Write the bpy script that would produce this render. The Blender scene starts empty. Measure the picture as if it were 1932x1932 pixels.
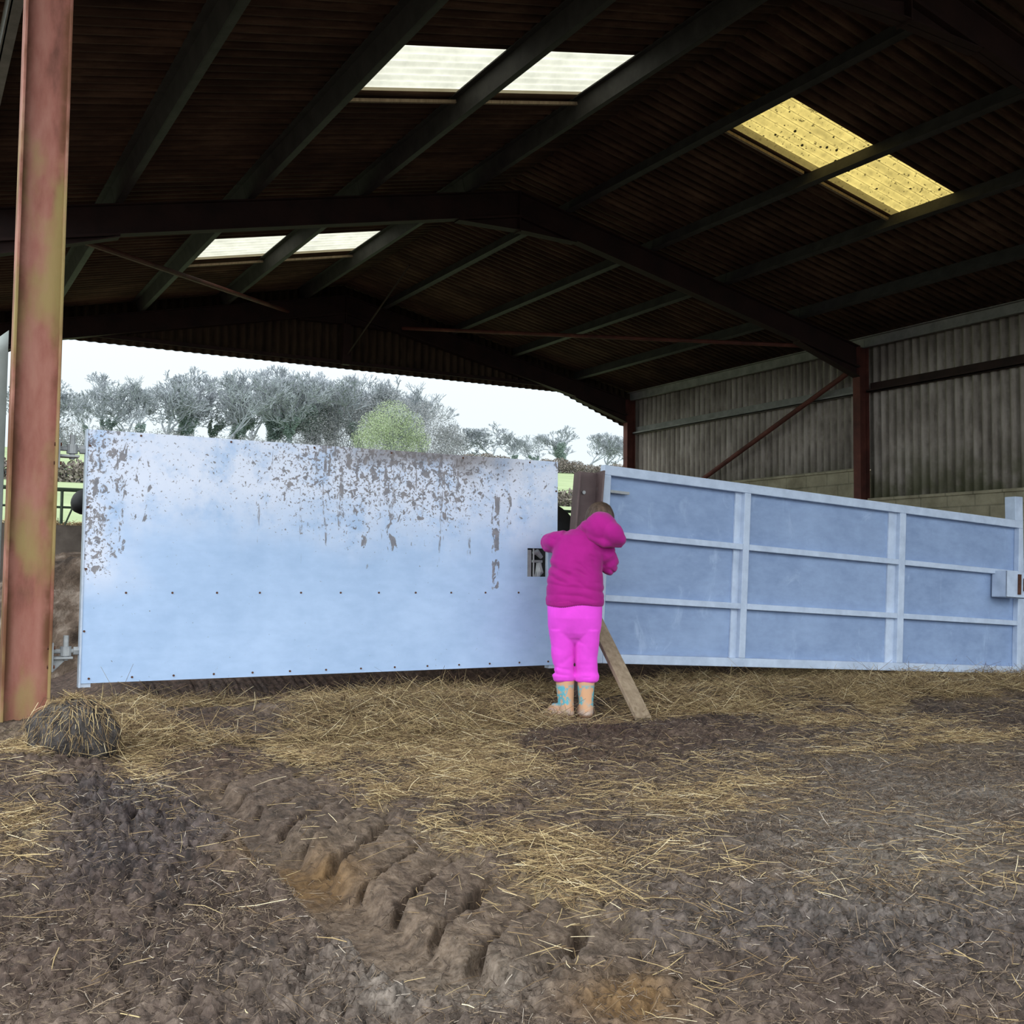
import bpy, bmesh, math, random
import numpy as np
from mathutils import Vector, Matrix

random.seed(7)
rng = np.random.default_rng(7)
SC = bpy.context.scene
COL = SC.collection
ZC = 0.82          # camera height above the trodden floor
CX = 6.65          # ridge line
Y0, Y1, Y2 = 5.6, 11.6, 17.6   # the three portal frames


# ------------------------------------------------------------------ helpers
def link(o, parent=None):
    COL.objects.link(o)
    if parent is not None:
        o.parent = parent
    return o


def tag(o, label=None, cat=None, group=None, kind=None):
    if label: o['label'] = label
    if cat: o['category'] = cat
    if group: o['group'] = group
    if kind: o['kind'] = kind
    return o


def empty(name, loc=(0, 0, 0), rz=0.0):
    o = bpy.data.objects.new(name, None)
    o.empty_display_size = 0.1
    o.location = loc
    o.rotation_euler = (0, 0, rz)
    return link(o)


def mesh_obj(name, verts, faces, material, parent=None, smooth=False, loc=None):
    me = bpy.data.meshes.new(name)
    me.from_pydata([tuple(v) for v in verts], [], [tuple(f) for f in faces])
    me.validate()
    if smooth:
        me.polygons.foreach_set('use_smooth', [True] * len(me.polygons))
    me.materials.append(material)
    o = bpy.data.objects.new(name, me)
    if loc is not None: o.location = loc
    return link(o, parent)


def fast_mesh(name, V, F, material, parent=None, smooth=False):
    """V (n,3) float, F (m,k) int, constant face size"""
    V = np.asarray(V, np.float32); F = np.asarray(F, np.int32)
    me = bpy.data.meshes.new(name)
    me.vertices.add(len(V)); me.vertices.foreach_set('co', V.ravel())
    k = F.shape[1]
    me.loops.add(F.size); me.loops.foreach_set('vertex_index', F.ravel())
    me.polygons.add(len(F))
    me.polygons.foreach_set('loop_start', np.arange(0, F.size, k, dtype=np.int32))
    me.polygons.foreach_set('loop_total', np.full(len(F), k, np.int32))
    me.update(calc_edges=True)
    if smooth:
        me.polygons.foreach_set('use_smooth', np.ones(len(F), bool))
    me.materials.append(material)
    o = bpy.data.objects.new(name, me)
    return link(o, parent)


class MB:
    """collects boxes, beams and tubes into one mesh"""
    def __init__(self):
        self.v = []; self.f = []

    def add(self, vs, fs):
        n = len(self.v)
        self.v += [tuple(v) for v in vs]
        self.f += [tuple(i + n for i in f) for f in fs]
        return self

    def box(self, x0, x1, y0, y1, z0, z1):
        vs = [(x, y, z) for x in (x0, x1) for y in (y0, y1) for z in (z0, z1)]
        return self.add(vs, [(0, 1, 3, 2), (4, 6, 7, 5), (0, 4, 5, 1), (2, 3, 7, 6), (0, 2, 6, 4), (1, 5, 7, 3)])

    def hexa(self, a, b):
        """two quads (4 points each, same order) joined"""
        return self.add(list(a) + list(b), [(3, 2, 1, 0), (4, 5, 6, 7), (0, 1, 5, 4), (1, 2, 6, 5), (2, 3, 7, 6), (3, 0, 4, 7)])

    def tube(self, pts, radii, n=8, cap=True):
        pts = [Vector(p) for p in pts]
        if not hasattr(radii, '__len__'): radii = [radii] * len(pts)
        rings = []
        up = Vector((0.31, 0.17, 0.93)).normalized()
        for i, p in enumerate(pts):
            d = (pts[min(i + 1, len(pts) - 1)] - pts[max(i - 1, 0)]).normalized()
            s = d.cross(up)
            if s.length < 1e-3: s = d.cross(Vector((1, 0, 0)))
            s.normalize(); t = s.cross(d).normalized()
            rings.append([p + (s * math.cos(2 * math.pi * k / n) + t * math.sin(2 * math.pi * k / n)) * radii[i] for k in range(n)])
        vs = [q for r in rings for q in r]; fs = []
        for i in range(len(pts) - 1):
            for k in range(n):
                a = i * n + k; b = i * n + (k + 1) % n
                fs.append((a, b, b + n, a + n))
        if cap:
            fs.append(tuple(reversed(range(n)))); fs.append(tuple(range((len(pts) - 1) * n, len(pts) * n)))
        return self.add(vs, fs)

    def beam(self, p, q, w, h, up=(0, 0, 1)):
        """solid bar of width w (sideways) and height h along p-q, centred"""
        p = Vector(p); q = Vector(q); d = (q - p).normalized()
        s = d.cross(Vector(up)).normalized(); u = s.cross(d).normalized()
        A = [p + s * a * w / 2 + u * b * h / 2 for a, b in ((-1, -1), (1, -1), (1, 1), (-1, 1))]
        B = [q + s * a * w / 2 + u * b * h / 2 for a, b in ((-1, -1), (1, -1), (1, 1), (-1, 1))]
        return self.hexa(A, B)

    def build(self, name, material, parent=None, bevel=0.0, smooth=False, loc=None):
        o = mesh_obj(name, self.v, self.f, material, parent, smooth, loc)
        if bevel:
            m = o.modifiers.new('bevel', 'BEVEL'); m.width = bevel; m.segments = 2; m.limit_method = 'ANGLE'
        return o


def copy_tree(o, parent=None):
    c = o.copy(); COL.objects.link(c)
    if parent is not None: c.parent = parent
    for ch in list(o.children): copy_tree(ch, c)
    return c


# ------------------------------------------------------------------ numpy noise
def _hash(ix, iy, iz, seed):
    h = (ix.astype(np.int64) * 374761393 + iy.astype(np.int64) * 668265263 + iz.astype(np.int64) * 2147483647 + seed * 144665) & 0x7fffffff
    h = ((h ^ (h >> 13)) * 1274126177) & 0x7fffffff
    h = ((h ^ (h >> 16)) * 1911520717) & 0x7fffffff
    return (h ^ (h >> 11)) / float(0x7fffffff)


def vnoise(x, y, z=None, seed=0):
    x = np.asarray(x, float); y = np.asarray(y, float)
    z = np.zeros_like(x) if z is None else np.asarray(z, float)
    ix = np.floor(x); iy = np.floor(y); iz = np.floor(z)
    fx = x - ix; fy = y - iy; fz = z - iz
    fx = fx * fx * fx * (fx * (fx * 6 - 15) + 10); fy = fy * fy * fy * (fy * (fy * 6 - 15) + 10); fz = fz * fz * (3 - 2 * fz)
    r = 0
    for dx in (0, 1):
        for dy in (0, 1):
            for dz in (0, 1):
                w = (fx if dx else 1 - fx) * (fy if dy else 1 - fy) * (fz if dz else 1 - fz)
                r = r + w * _hash(ix + dx, iy + dy, iz + dz, seed)
    return r * 2 - 1


def fbm(x, y, z=None, octv=4, seed=0, gain=0.5):
    a = 1.0; f = 1.0; r = 0; t = 0
    for i in range(octv):
        r = r + a * vnoise(np.asarray(x) * f + 13.7 * i, np.asarray(y) * f - 7.1 * i, None if z is None else np.asarray(z) * f, seed + i * 17)
        t += a; a *= gain; f *= 2.03
    return r / t


def worley(x, y, seed=0):
    ix = np.floor(x); iy = np.floor(y)
    d1 = np.full(np.shape(x), 9.0); d2 = np.full(np.shape(x), 9.0)
    for dx in (-1, 0, 1):
        for dy in (-1, 0, 1):
            cx = ix + dx; cy = iy + dy; o = np.zeros_like(cx)
            px = cx + _hash(cx, cy, o, seed); py = cy + _hash(cx, cy, o + 1, seed + 5)
            d = np.hypot(px - x, py - y)
            d2 = np.where(d < d1, d1, np.minimum(d2, d)); d1 = np.minimum(d1, d)
    return d1, d2


def sstep(a, b, x):
    t = np.clip((np.asarray(x, float) - a) / (b - a), 0, 1)
    return t * t * (3 - 2 * t)


# ------------------------------------------------------------------ materials
class NG:
    def __init__(self, name):
        self.m = bpy.data.materials.new(name); self.m.use_nodes = True
        self.nt = self.m.node_tree; self.nt.nodes.clear()
        self.out = self.nt.nodes.new('ShaderNodeOutputMaterial')
        self.tc = self.n('ShaderNodeTexCoord')

    def n(self, t, **kw):
        x = self.nt.nodes.new(t)
        for k, v in kw.items(): setattr(x, k, v)
        return x

    def l(self, a, b): self.nt.links.new(a, b)

    def set(self, sock, v):
        if isinstance(v, bpy.types.NodeSocket): self.l(v, sock)
        else: sock.default_value = v

    def coords(self, scale=(1, 1, 1), loc=(0, 0, 0), kind='Object', rot=(0, 0, 0)):
        mp = self.n('ShaderNodeMapping'); self.l(self.tc.outputs[kind], mp.inputs[0])
        mp.inputs['Scale'].default_value = scale; mp.inputs['Location'].default_value = loc; mp.inputs['Rotation'].default_value = rot
        return mp.outputs[0]

    def noise(self, scale=5, detail=4, rough=0.55, vec=None, dist=0.0):
        x = self.n('ShaderNodeTexNoise')
        x.inputs['Scale'].default_value = scale; x.inputs['Detail'].default_value = detail
        x.inputs['Roughness'].default_value = rough; x.inputs['Distortion'].default_value = dist
        self.l(vec if vec is not None else self.tc.outputs['Object'], x.inputs['Vector'])
        return x.outputs['Fac']

    def vor(self, scale=5, vec=None, feature='F1', out='Distance'):
        x = self.n('ShaderNodeTexVoronoi', feature=feature)
        x.inputs['Scale'].default_value = scale
        self.l(vec if vec is not None else self.tc.outputs['Object'], x.inputs['Vector'])
        return x.outputs[out]

    def ramp(self, fac, stops, interp='LINEAR'):
        r = self.n('ShaderNodeValToRGB'); r.color_ramp.interpolation = interp
        e = r.color_ramp.elements
        while len(e) < len(stops): e.new(0.5)
        for i, (p, c) in enumerate(stops):
            e[i].position = p
            e[i].color = (c, c, c, 1) if not hasattr(c, '__len__') else (c[0], c[1], c[2], 1)
        self.set(r.inputs[0], fac)
        return r.outputs[0]

    def mix(self, fac, a, b, mode='MIX'):
        x = self.n('ShaderNodeMix', data_type='RGBA', blend_type=mode)
        self.set(x.inputs[0], fac)
        for s, v in ((x.inputs[6], a), (x.inputs[7], b)):
            if isinstance(v, bpy.types.NodeSocket): self.l(v, s)
            else: s.default_value = (v[0], v[1], v[2], 1)
        return x.outputs[2]

    def math(self, op, a, b=0.0, c=None):
        x = self.n('ShaderNodeMath', operation=op)
        self.set(x.inputs[0], a); self.set(x.inputs[1], b)
        if c is not None: self.set(x.inputs[2], c)
        return x.outputs[0]

    def remap(self, v, a, b, c=0.0, d=1.0, smooth=True):
        x = self.n('ShaderNodeMapRange', interpolation_type='SMOOTHSTEP' if smooth else 'LINEAR')
        self.set(x.inputs[0], v)
        for i, q in enumerate((a, b, c, d)): self.set(x.inputs[i + 1], q)
        return x.outputs[0]

    def sep(self, vec=None):
        x = self.n('ShaderNodeSeparateXYZ'); self.l(vec if vec is not None else self.tc.outputs['Object'], x.inputs[0])
        return x.outputs

    def attr(self, name, out='Fac'):
        return self.n('ShaderNodeAttribute', attribute_name=name).outputs[out]

    def bump(self, h, strength=0.3, dist=0.02):
        x = self.n('ShaderNodeBump'); x.inputs['Strength'].default_value = strength; x.inputs['Distance'].default_value = dist
        self.l(h, x.inputs['Height']); return x.outputs[0]

    def done(self, color, rough=0.8, metal=0.0, bump=None, spec=0.3, sheen=0.0, trans=None):
        p = self.n('ShaderNodeBsdfPrincipled')
        if isinstance(color, bpy.types.NodeSocket): self.l(color, p.inputs['Base Color'])
        else: p.inputs['Base Color'].default_value = (*color, 1)
        self.set(p.inputs['Roughness'], rough); self.set(p.inputs['Metallic'], metal)
        p.inputs['Specular IOR Level'].default_value = spec
        if sheen: p.inputs['Sheen Weight'].default_value = sheen
        if bump is not None: self.l(bump, p.inputs['Normal'])
        sh = p.outputs[0]
        if trans is not None:
            tr = self.n('ShaderNodeBsdfTranslucent'); self.set(tr.inputs[0], trans[0] if isinstance(trans[0], bpy.types.NodeSocket) else (*trans[0], 1))
            mx = self.n('ShaderNodeMixShader'); mx.inputs[0].default_value = trans[1]
            self.l(sh, mx.inputs[1]); self.l(tr.outputs[0], mx.inputs[2]); sh = mx.outputs[0]
        self.l(sh, self.out.inputs[0])
        return self.m


def noisy(name, stops, scale=4, detail=5, rough=0.8, metal=0.0, bump=0.0, bscale=None, spec=0.3, kind='Object', stretch=(1, 1, 1), dist=0.0):
    g = NG(name); v = g.coords(stretch, kind=kind)
    c = g.ramp(g.noise(scale, detail, 0.6, v, dist), stops)
    b = g.bump(g.noise(bscale or scale * 4, 4, 0.6, v), bump) if bump else None
    return g.done(c, rough, metal, b, spec)


M = {}
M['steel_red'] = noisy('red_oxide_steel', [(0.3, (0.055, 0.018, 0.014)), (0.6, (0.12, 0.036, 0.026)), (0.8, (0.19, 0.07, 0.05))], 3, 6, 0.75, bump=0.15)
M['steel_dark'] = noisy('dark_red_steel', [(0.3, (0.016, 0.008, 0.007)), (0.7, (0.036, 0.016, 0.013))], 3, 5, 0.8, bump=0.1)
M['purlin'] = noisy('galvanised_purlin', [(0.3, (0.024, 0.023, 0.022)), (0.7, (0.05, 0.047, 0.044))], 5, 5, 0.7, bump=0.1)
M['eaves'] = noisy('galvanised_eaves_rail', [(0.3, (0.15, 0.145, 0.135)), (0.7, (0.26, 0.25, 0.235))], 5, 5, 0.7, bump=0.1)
M['timber'] = noisy('plank_timber', [(0.3, (0.20, 0.145, 0.095)), (0.7, (0.36, 0.28, 0.19))], 3, 6, 0.85, bump=0.2, stretch=(12, 12, 1))
M['black'] = noisy('black_hide', [(0.3, (0.006, 0.006, 0.007)), (0.8, (0.014, 0.013, 0.013))], 20, 3, 0.6, bump=0.1)
M['galv'] = noisy('galvanised_steel', [(0.3, (0.38, 0.44, 0.55)), (0.7, (0.56, 0.62, 0.72))], 14, 5, 0.5, 0.25, bump=0.05)
M['galv_dull'] = noisy('dull_galvanised_steel', [(0.3, (0.26, 0.27, 0.28)), (0.7, (0.42, 0.43, 0.43))], 14, 5, 0.55, 0.2, bump=0.05)
M['green_metal'] = noisy('dark_green_bar', [(0.3, (0.03, 0.05, 0.03)), (0.7, (0.07, 0.1, 0.06))], 8, 3, 0.6)
M['rust_dark'] = noisy('rust', [(0.3, (0.05, 0.02, 0.012)), (0.7, (0.12, 0.05, 0.03))], 30, 4, 0.9)
M['post_brown'] = noisy('brown_painted_post', [(0.3, (0.09, 0.06, 0.06)), (0.7, (0.15, 0.105, 0.10))], 5, 5, 0.6, bump=0.08)


def corrugated_mat(name, stops, green=None, scale=1.3, stretch=(1, 1, 1), streak=(1, 1, 1), axis=1, dirt=0.5):
    g = NG(name)
    a = g.noise(scale, 6, 0.6, g.coords(stretch)); b = g.noise(3.0, 5, 0.65, g.coords(streak))
    f = g.math('ADD', g.math('MULTIPLY', a, 0.5), g.math('MULTIPLY', b, 0.5))
    c = g.ramp(f, stops)
    # darker stripes in step with the corrugations, broken up by noise
    ph = g.math('SINE', g.math('MULTIPLY', g.sep()[axis], math.tau / 0.146))
    k = g.math('MULTIPLY', g.remap(ph, -0.2, 0.9), g.remap(g.noise(3.5, 4), 0.3, 0.6))
    c = g.mix(g.math('MULTIPLY', k, dirt), c, tuple(q * 0.35 for q in stops[0][1]))
    if green:
        z = g.sep()[2]
        k = g.math('MULTIPLY', g.remap(z, green[1], green[2], 1.0, 0.0), g.remap(g.noise(2.2, 5), 0.35, 0.6))
        c = g.mix(g.math('MULTIPLY', k, 0.75), c, green[0])
    return g.done(c, 0.9, 0, g.bump(g.noise(60, 3), 0.25, 0.01), 0.15)


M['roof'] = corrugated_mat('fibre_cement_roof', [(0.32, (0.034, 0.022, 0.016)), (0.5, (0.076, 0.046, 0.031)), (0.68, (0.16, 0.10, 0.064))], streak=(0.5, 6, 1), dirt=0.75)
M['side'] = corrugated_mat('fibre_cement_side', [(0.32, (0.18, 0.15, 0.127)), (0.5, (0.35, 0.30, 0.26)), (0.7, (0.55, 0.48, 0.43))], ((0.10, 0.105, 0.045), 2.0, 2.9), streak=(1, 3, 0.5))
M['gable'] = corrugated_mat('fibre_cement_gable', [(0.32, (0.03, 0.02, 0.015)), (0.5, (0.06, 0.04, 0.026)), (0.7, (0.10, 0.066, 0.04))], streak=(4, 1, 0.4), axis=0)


def block_mat():
    g = NG('concrete_block')
    mp = g.coords((1, 1, 1), rot=(0, math.radians(90), math.radians(90)))
    s = g.sep()
    cmb = g.n('ShaderNodeCombineXYZ'); g.l(s[1], cmb.inputs[0]); g.l(s[2], cmb.inputs[1])
    br = g.n('ShaderNodeTexBrick'); g.l(cmb.outputs[0], br.inputs['Vector'])
    br.inputs['Scale'].default_value = 1.0; br.inputs['Brick Width'].default_value = 0.45; br.inputs['Row Height'].default_value = 0.225
    br.inputs['Mortar Size'].default_value = 0.012; br.inputs['Mortar Smooth'].default_value = 0.3
    br.inputs['Color1'].default_value = (0.34, 0.285, 0.20, 1); br.inputs['Color2'].default_value = (0.44, 0.375, 0.27, 1); br.inputs['Mortar'].default_value = (0.17, 0.15, 0.11, 1)
    c = g.mix(0.6, br.outputs['Color'], g.ramp(g.noise(2.5, 6, 0.6), [(0.3, (0.09, 0.085, 0.05)), (0.6, (0.40, 0.36, 0.25))]))
    h = g.math('SUBTRACT', g.noise(30, 4), g.math('MULTIPLY', br.outputs['Fac'], 1.2))
    return g.done(c, 0.95, 0, g.bump(h, 0.5, 0.015), 0.1)


M['block'] = block_mat()


def gate_mat(name, dirty, a=(0.32, 0.45, 0.66), b=(0.46, 0.60, 0.83)):
    g = NG(name); x, y, z = g.sep()
    big = g.noise(1.8, 5, 0.6)
    fine = g.noise(9, 4, 0.6, g.coords((1, 1, 2.2)))
    c = g.ramp(g.math('ADD', g.math('MULTIPLY', big, 0.6), g.math('MULTIPLY', fine, 0.4)), [(0.3, a), (0.7, b)])
    rough = 0.55
    if dirty:
        top = g.remap(g.math('ADD', z, g.math('MULTIPLY', g.math('SUBTRACT', g.noise(2.4, 4), 0.5), 0.55)), 0.55, 1.08)
        # washed pale metal among the splashes, at the hinge end and along the top
        left = g.remap(g.math('ADD', x, g.math('MULTIPLY', g.math('SUBTRACT', g.noise(3.5, 4), 0.5), 0.5)), 0.03, 0.36, 1.0, 0.0)
        leftm = g.math('MULTIPLY', left, g.remap(z, 0.35, 0.6))
        zone = g.math('MAXIMUM', top, leftm)
        pale = g.math('MULTIPLY', zone, g.remap(g.noise(5.5, 6, 0.65), 0.28, 0.55))
        c = g.mix(g.math('MULTIPLY', pale, 0.9), c, (0.72, 0.75, 0.86))
        # middle band of the sheet is splashed hardest
        mid = g.remap(g.math('ABSOLUTE', g.math('SUBTRACT', x, 1.6)), 0.3, 1.05, 1.0, 0.45)
        dens = g.math('MULTIPLY', zone, g.math('MAXIMUM', mid, leftm))
        thr = g.math('SUBTRACT', 0.725, g.math('MULTIPLY', dens, 0.195))
        n1 = g.noise(27, 7, 0.64, g.coords((1, 1, 0.85)), 0.5)
        s1 = g.remap(n1, thr, g.math('ADD', thr, 0.018))
        n2 = g.noise(62, 5, 0.6, g.coords((1, 1, 1), (3, 1, 2)), 0.4)
        thr2 = g.math('SUBTRACT', 0.69, g.math('MULTIPLY', dens, 0.15))
        s2 = g.remap(n2, thr2, g.math('ADD', thr2, 0.02))
        # runs of slurry down the sheet
        n3 = g.noise(1.0, 6, 0.7, g.coords((17, 1, 1.4), (5, 0, 1)), 0.2)
        thr3 = g.math('SUBTRACT', 0.76, g.math('MULTIPLY', g.math('MULTIPLY', g.remap(z, 0.3, 0.8), g.math('MAXIMUM', mid, leftm)), 0.2))
        s3 = g.math('MULTIPLY', g.remap(n3, thr3, g.math('ADD', thr3, 0.05)), g.remap(g.noise(24, 5), 0.42, 0.52))
        # few big clots
        n4 = g.noise(6.5, 6, 0.6, g.coords((1, 1, 1), (11, 3, 7)), 0.6)
        thr4 = g.math('SUBTRACT', 0.78, g.math('MULTIPLY', zone, 0.10))
        s4 = g.remap(n4, thr4, g.math('ADD', thr4, 0.012))
        # separate long runs
        s5 = None
        wob = g.math('MULTIPLY', g.math('SUBTRACT', g.noise(3, 3), 0.5), 0.05)
        for (x0, w0, z0, z1, am) in ((2.27, .032, .42, 1.02, 1), (2.36, .02, .75, 1.1, .9), (1.62, .05, .62, 1.05, .75), (1.45, .02, .52, .78, .8), (.15, .05, .55, 1.23, .8), (.26, .05, .75, 1.2, .7), (.06, .035, .62, 1.0, .8), (1.05, .012, .38, .62, .7), (1.93, .014, .8, 1.05, .9)):
            k = g.math('MULTIPLY', g.remap(g.math('ABSOLUTE', g.math('SUBTRACT', g.math('ADD', x, wob), x0)), w0 * .6, w0 * 1.3, am, 0), g.math('MULTIPLY', g.remap(z, z0, z0 + .06), g.remap(z, z1 - .08, z1 + .05, 1, 0)))
            s5 = k if s5 is None else g.math('MAXIMUM', s5, k)
        t5 = g.math('SUBTRACT', 0.72, g.math('MULTIPLY', s5, 0.24))
        s5 = g.remap(g.noise(24, 7, 0.66, g.coords((1, 1, 0.5), (9, 0, 4)), 0.5), t5, g.math('ADD', t5, 0.03))
        s = g.math('MAXIMUM', g.math('MAXIMUM', g.math('MAXIMUM', s1, s2), s5), g.math('MAXIMUM', s3, s4))
        # brown film hanging from the top edge
        film = g.math('MULTIPLY', g.remap(g.math('ADD', z, g.math('MULTIPLY', g.math('SUBTRACT', g.noise(4, 5), 0.5), 0.35)), 1.07, 1.2), g.remap(g.math('ABSOLUTE', g.math('SUBTRACT', x, 1.85)), 0.2, 0.75, 1.0, 0.0))
        c = g.mix(g.math('MULTIPLY', film, 0.8), c, (0.19, 0.16, 0.15))
        mud = g.ramp(g.noise(30, 3), [(0.3, (0.12, 0.115, 0.125)), (0.7, (0.25, 0.22, 0.21))])
        c = g.mix(g.math('MULTIPLY', s, 0.88), c, mud)
        rough = g.math('ADD', 0.5, g.math('MULTIPLY', s, 0.4))
    else:
        n1 = g.noise(5, 6, 0.65, g.coords((1, 1, 0.6)), 0.8)
        c = g.mix(g.math('MULTIPLY', g.remap(n1, 0.58, 0.75), 0.35), c, (0.56, 0.66, 0.84))
        n2 = g.noise(16, 5, 0.6, g.coords((1, 1, 0.8), (2, 1, 5)), 0.4)
        thr = g.math('SUBTRACT', 0.80, g.math('MULTIPLY', g.remap(z, 0.1, 0.5, 1, 0), 0.09))
        c = g.mix(g.math('MULTIPLY', g.remap(n2, thr, g.math('ADD', thr, 0.03)), 0.75), c, (0.12, 0.11, 0.11))
        c = g.mix(g.math('MULTIPLY', g.remap(g.math('ADD', z, g.math('MULTIPLY', g.noise(7, 4), 0.12)), 0.06, 0.14, 1, 0), 0.35), c, (0.16, 0.13, 0.10))
    return g.done(c, rough, 0.0, g.bump(g.noise(7, 3, 0.5), 0.06, 0.02), 0.35)


M['gate_sheet'] = gate_mat('mud_splashed_galvanised_sheet', True)
M['gate_sheet_r'] = gate_mat('galvanised_sheet', False, (0.19, 0.265, 0.43), (0.31, 0.41, 0.61))
M['gate_bar'] = noisy('galvanised_gate_bar', [(0.3, (0.40, 0.47, 0.60)), (0.7, (0.55, 0.63, 0.77))], 9, 5, 0.5, 0.0, bump=0.05)


def column_mat():
    g = NG('weathered_red_oxide_column'); x, y, z = g.sep()
    n = g.noise(2.2, 6, 0.6, g.coords((3, 3, 0.9)))
    c = g.ramp(n, [(0.30, (0.15, 0.058, 0.04)), (0.45, (0.30, 0.115, 0.085)), (0.6, (0.37, 0.165, 0.125)), (0.75, (0.34, 0.22, 0.14))])
    # rusty brown margins beside the flanges
    e = g.remap(g.math('ABSOLUTE', x), 0.05, 0.09)
    c = g.mix(g.math('MULTIPLY', e, g.remap(g.noise(3, 5, 0.6, g.coords((1, 1, 1), (4, 4, 4))), 0.35, 0.6)), c, (0.15, 0.062, 0.03))
    # lichen green and ochre bloom in long patches
    gz = g.noise(1.3, 4, 0.55, g.coords((2.2, 2.2, 1.0), (7.3, 2.0, 0.42)))
    c = g.mix(g.math('MULTIPLY', g.remap(gz, 0.47, 0.62), 0.8), c, (0.30, 0.235, 0.085))
    return g.done(c, 0.75, 0, g.bump(g.noise(40, 4), 0.15, 0.01), 0.3)


M['column'] = column_mat()


def skylight_mat(name, col, spots, alb=0.25, dark_tone=(0.10, 0.07, 0.02)):
    g = NG(name)
    d = g.noise(4, 6, 0.6)
    c = g.ramp(d, [(0.3, tuple(k * 0.72 for k in col)), (0.65, col)])
    if spots:
        c = g.mix(g.math('MULTIPLY', g.remap(g.noise(9, 6, 0.65), 0.42, 0.66), 0.5), c, tuple(k * 0.45 for k in col))
        c = g.mix(g.remap(g.vor(9), 0.13, 0.17, 1, 0), c, (0.01, 0.008, 0.003))
        c = g.mix(g.math('MULTIPLY', g.remap(g.noise(28, 3), 0.62, 0.66), 0.8), c, (0.03, 0.02, 0.005))
    ph = g.math('SINE', g.math('MULTIPLY', g.sep()[1], math.tau / 0.146))
    c = g.mix(g.math('MULTIPLY', g.remap(ph, 0.86, 0.98), 0.62), c, tuple(k * 0.4 for k in dark_tone))  # thin darker line at each corrugation
    c = g.mix(g.math('MULTIPLY', g.attr('edge'), 0.85), c, dark_tone)  # darker band along the far edge
    tr = g.n('ShaderNodeBsdfTranslucent'); g.l(c, tr.inputs[0])
    df = g.n('ShaderNodeBsdfDiffuse'); df.inputs[0].default_value = (alb, alb * 0.95, alb * 0.8, 1)
    mx = g.n('ShaderNodeMixShader'); mx.inputs[0].default_value = 0.9
    g.l(df.outputs[0], mx.inputs[1]); g.l(tr.outputs[0], mx.inputs[2]); g.l(mx.outputs[0], g.out.inputs[0])
    return g.m


M['sky_white'] = skylight_mat('clear_grp_sheet', (0.66, 0.64, 0.52), False)
M['sky_yellow'] = skylight_mat('yellowed_grp_sheet', (0.66, 0.50, 0.15), True)


# ------------------------------------------------------------------ ground shape and zones (metres)
ZN = {
    'S1': (1.740, 4.263, 0.374, -0.187, -0.345, -0.854), 'S1b': (2.346, 4.576, 0.290, -0.143, -0.316, -0.620),
    'S2': (1.682, 2.821, 0.155, -0.081, -0.255, -0.430), 'S2b': (1.675, 3.300, 0.175, -0.090, -0.143, -0.284),
    'S3': (2.838, 3.099, 0.215, -0.109, -0.149, -0.163), 'S4': (0.472, 4.768, 0.111, -0.056, -0.057, -0.610),
    'S5': (0.341, 3.519, 0.081, -0.042, -0.053, -0.594), 'S6': (0.398, 2.316, 0.055, -0.030, -0.028, -0.176),
    'S7': (1.415, 2.371, 0.165, -0.087, -0.112, -0.189), 'S8': (5.359, 4.397, 0.586, -0.279, -0.714, -0.585),
    'S9': (1.893, 2.711, 0.212, -0.111, -0.216, -0.310), 'S10': (2.350, 3.045, 0.248, -0.127, -0.260, -0.337),
    'S11': (0.948, 4.799, 0.089, -0.044, -0.113, -0.587),
    'grey': (3.324, 2.852, 0.543, -0.277, -1.040, -0.889), 'dark1': (0.665, 3.495, 0.242, -0.126, -0.138, -0.752),
    'dark2': (2.024, 1.817, 0.332, -0.177, -0.241, -0.215), 'dbrown': (3.140, 4.364, 0.517, -0.254, -0.491, -0.684),
    'dbrown2': (1.136, 4.852, 0.327, -0.162, -0.140, -0.611), 'ochre1': (1.029, 3.027, 0.147, -0.077, -0.055, -0.165),
    'ochre2': (1.266, 1.757, 0.100, -0.054, -0.093, -0.130), 'greybot': (0.863, 2.066, 0.281, -0.151, -0.097, -0.237),
    'pale': (2.905, 2.494, 0.173, -0.089, -0.427, -0.365)}


def zone(n, x, y, p=1.0):
    cx, cy, a, b, c, d = ZN[n]
    det = a * d - b * c
    dx = x - cx; dy = y - cy
    s = (d * dx - c * dy) / det; t = (-b * dx + a * dy) / det
    return np.exp(-p * (s * s + t * t))


def bank_h(x):
    return np.interp(x, [0.2, 0.7, 1.2, 3.2, 3.9, 5.0, 6.5, 8.0, 9], [0.05, 0.09, 0.16, 0.165, 0.13, 0.13, 0.075, 0.01, 0.0])


def track_mask(x, y):
    x = x + 0.02 * np.sin(y * 3.0)
    return sstep(0.88, 0.97, x) * (1 - sstep(1.46, 1.56, x)) * sstep(1.75, 2.2, y) * (1 - sstep(4.1, 4.7, y))


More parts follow.
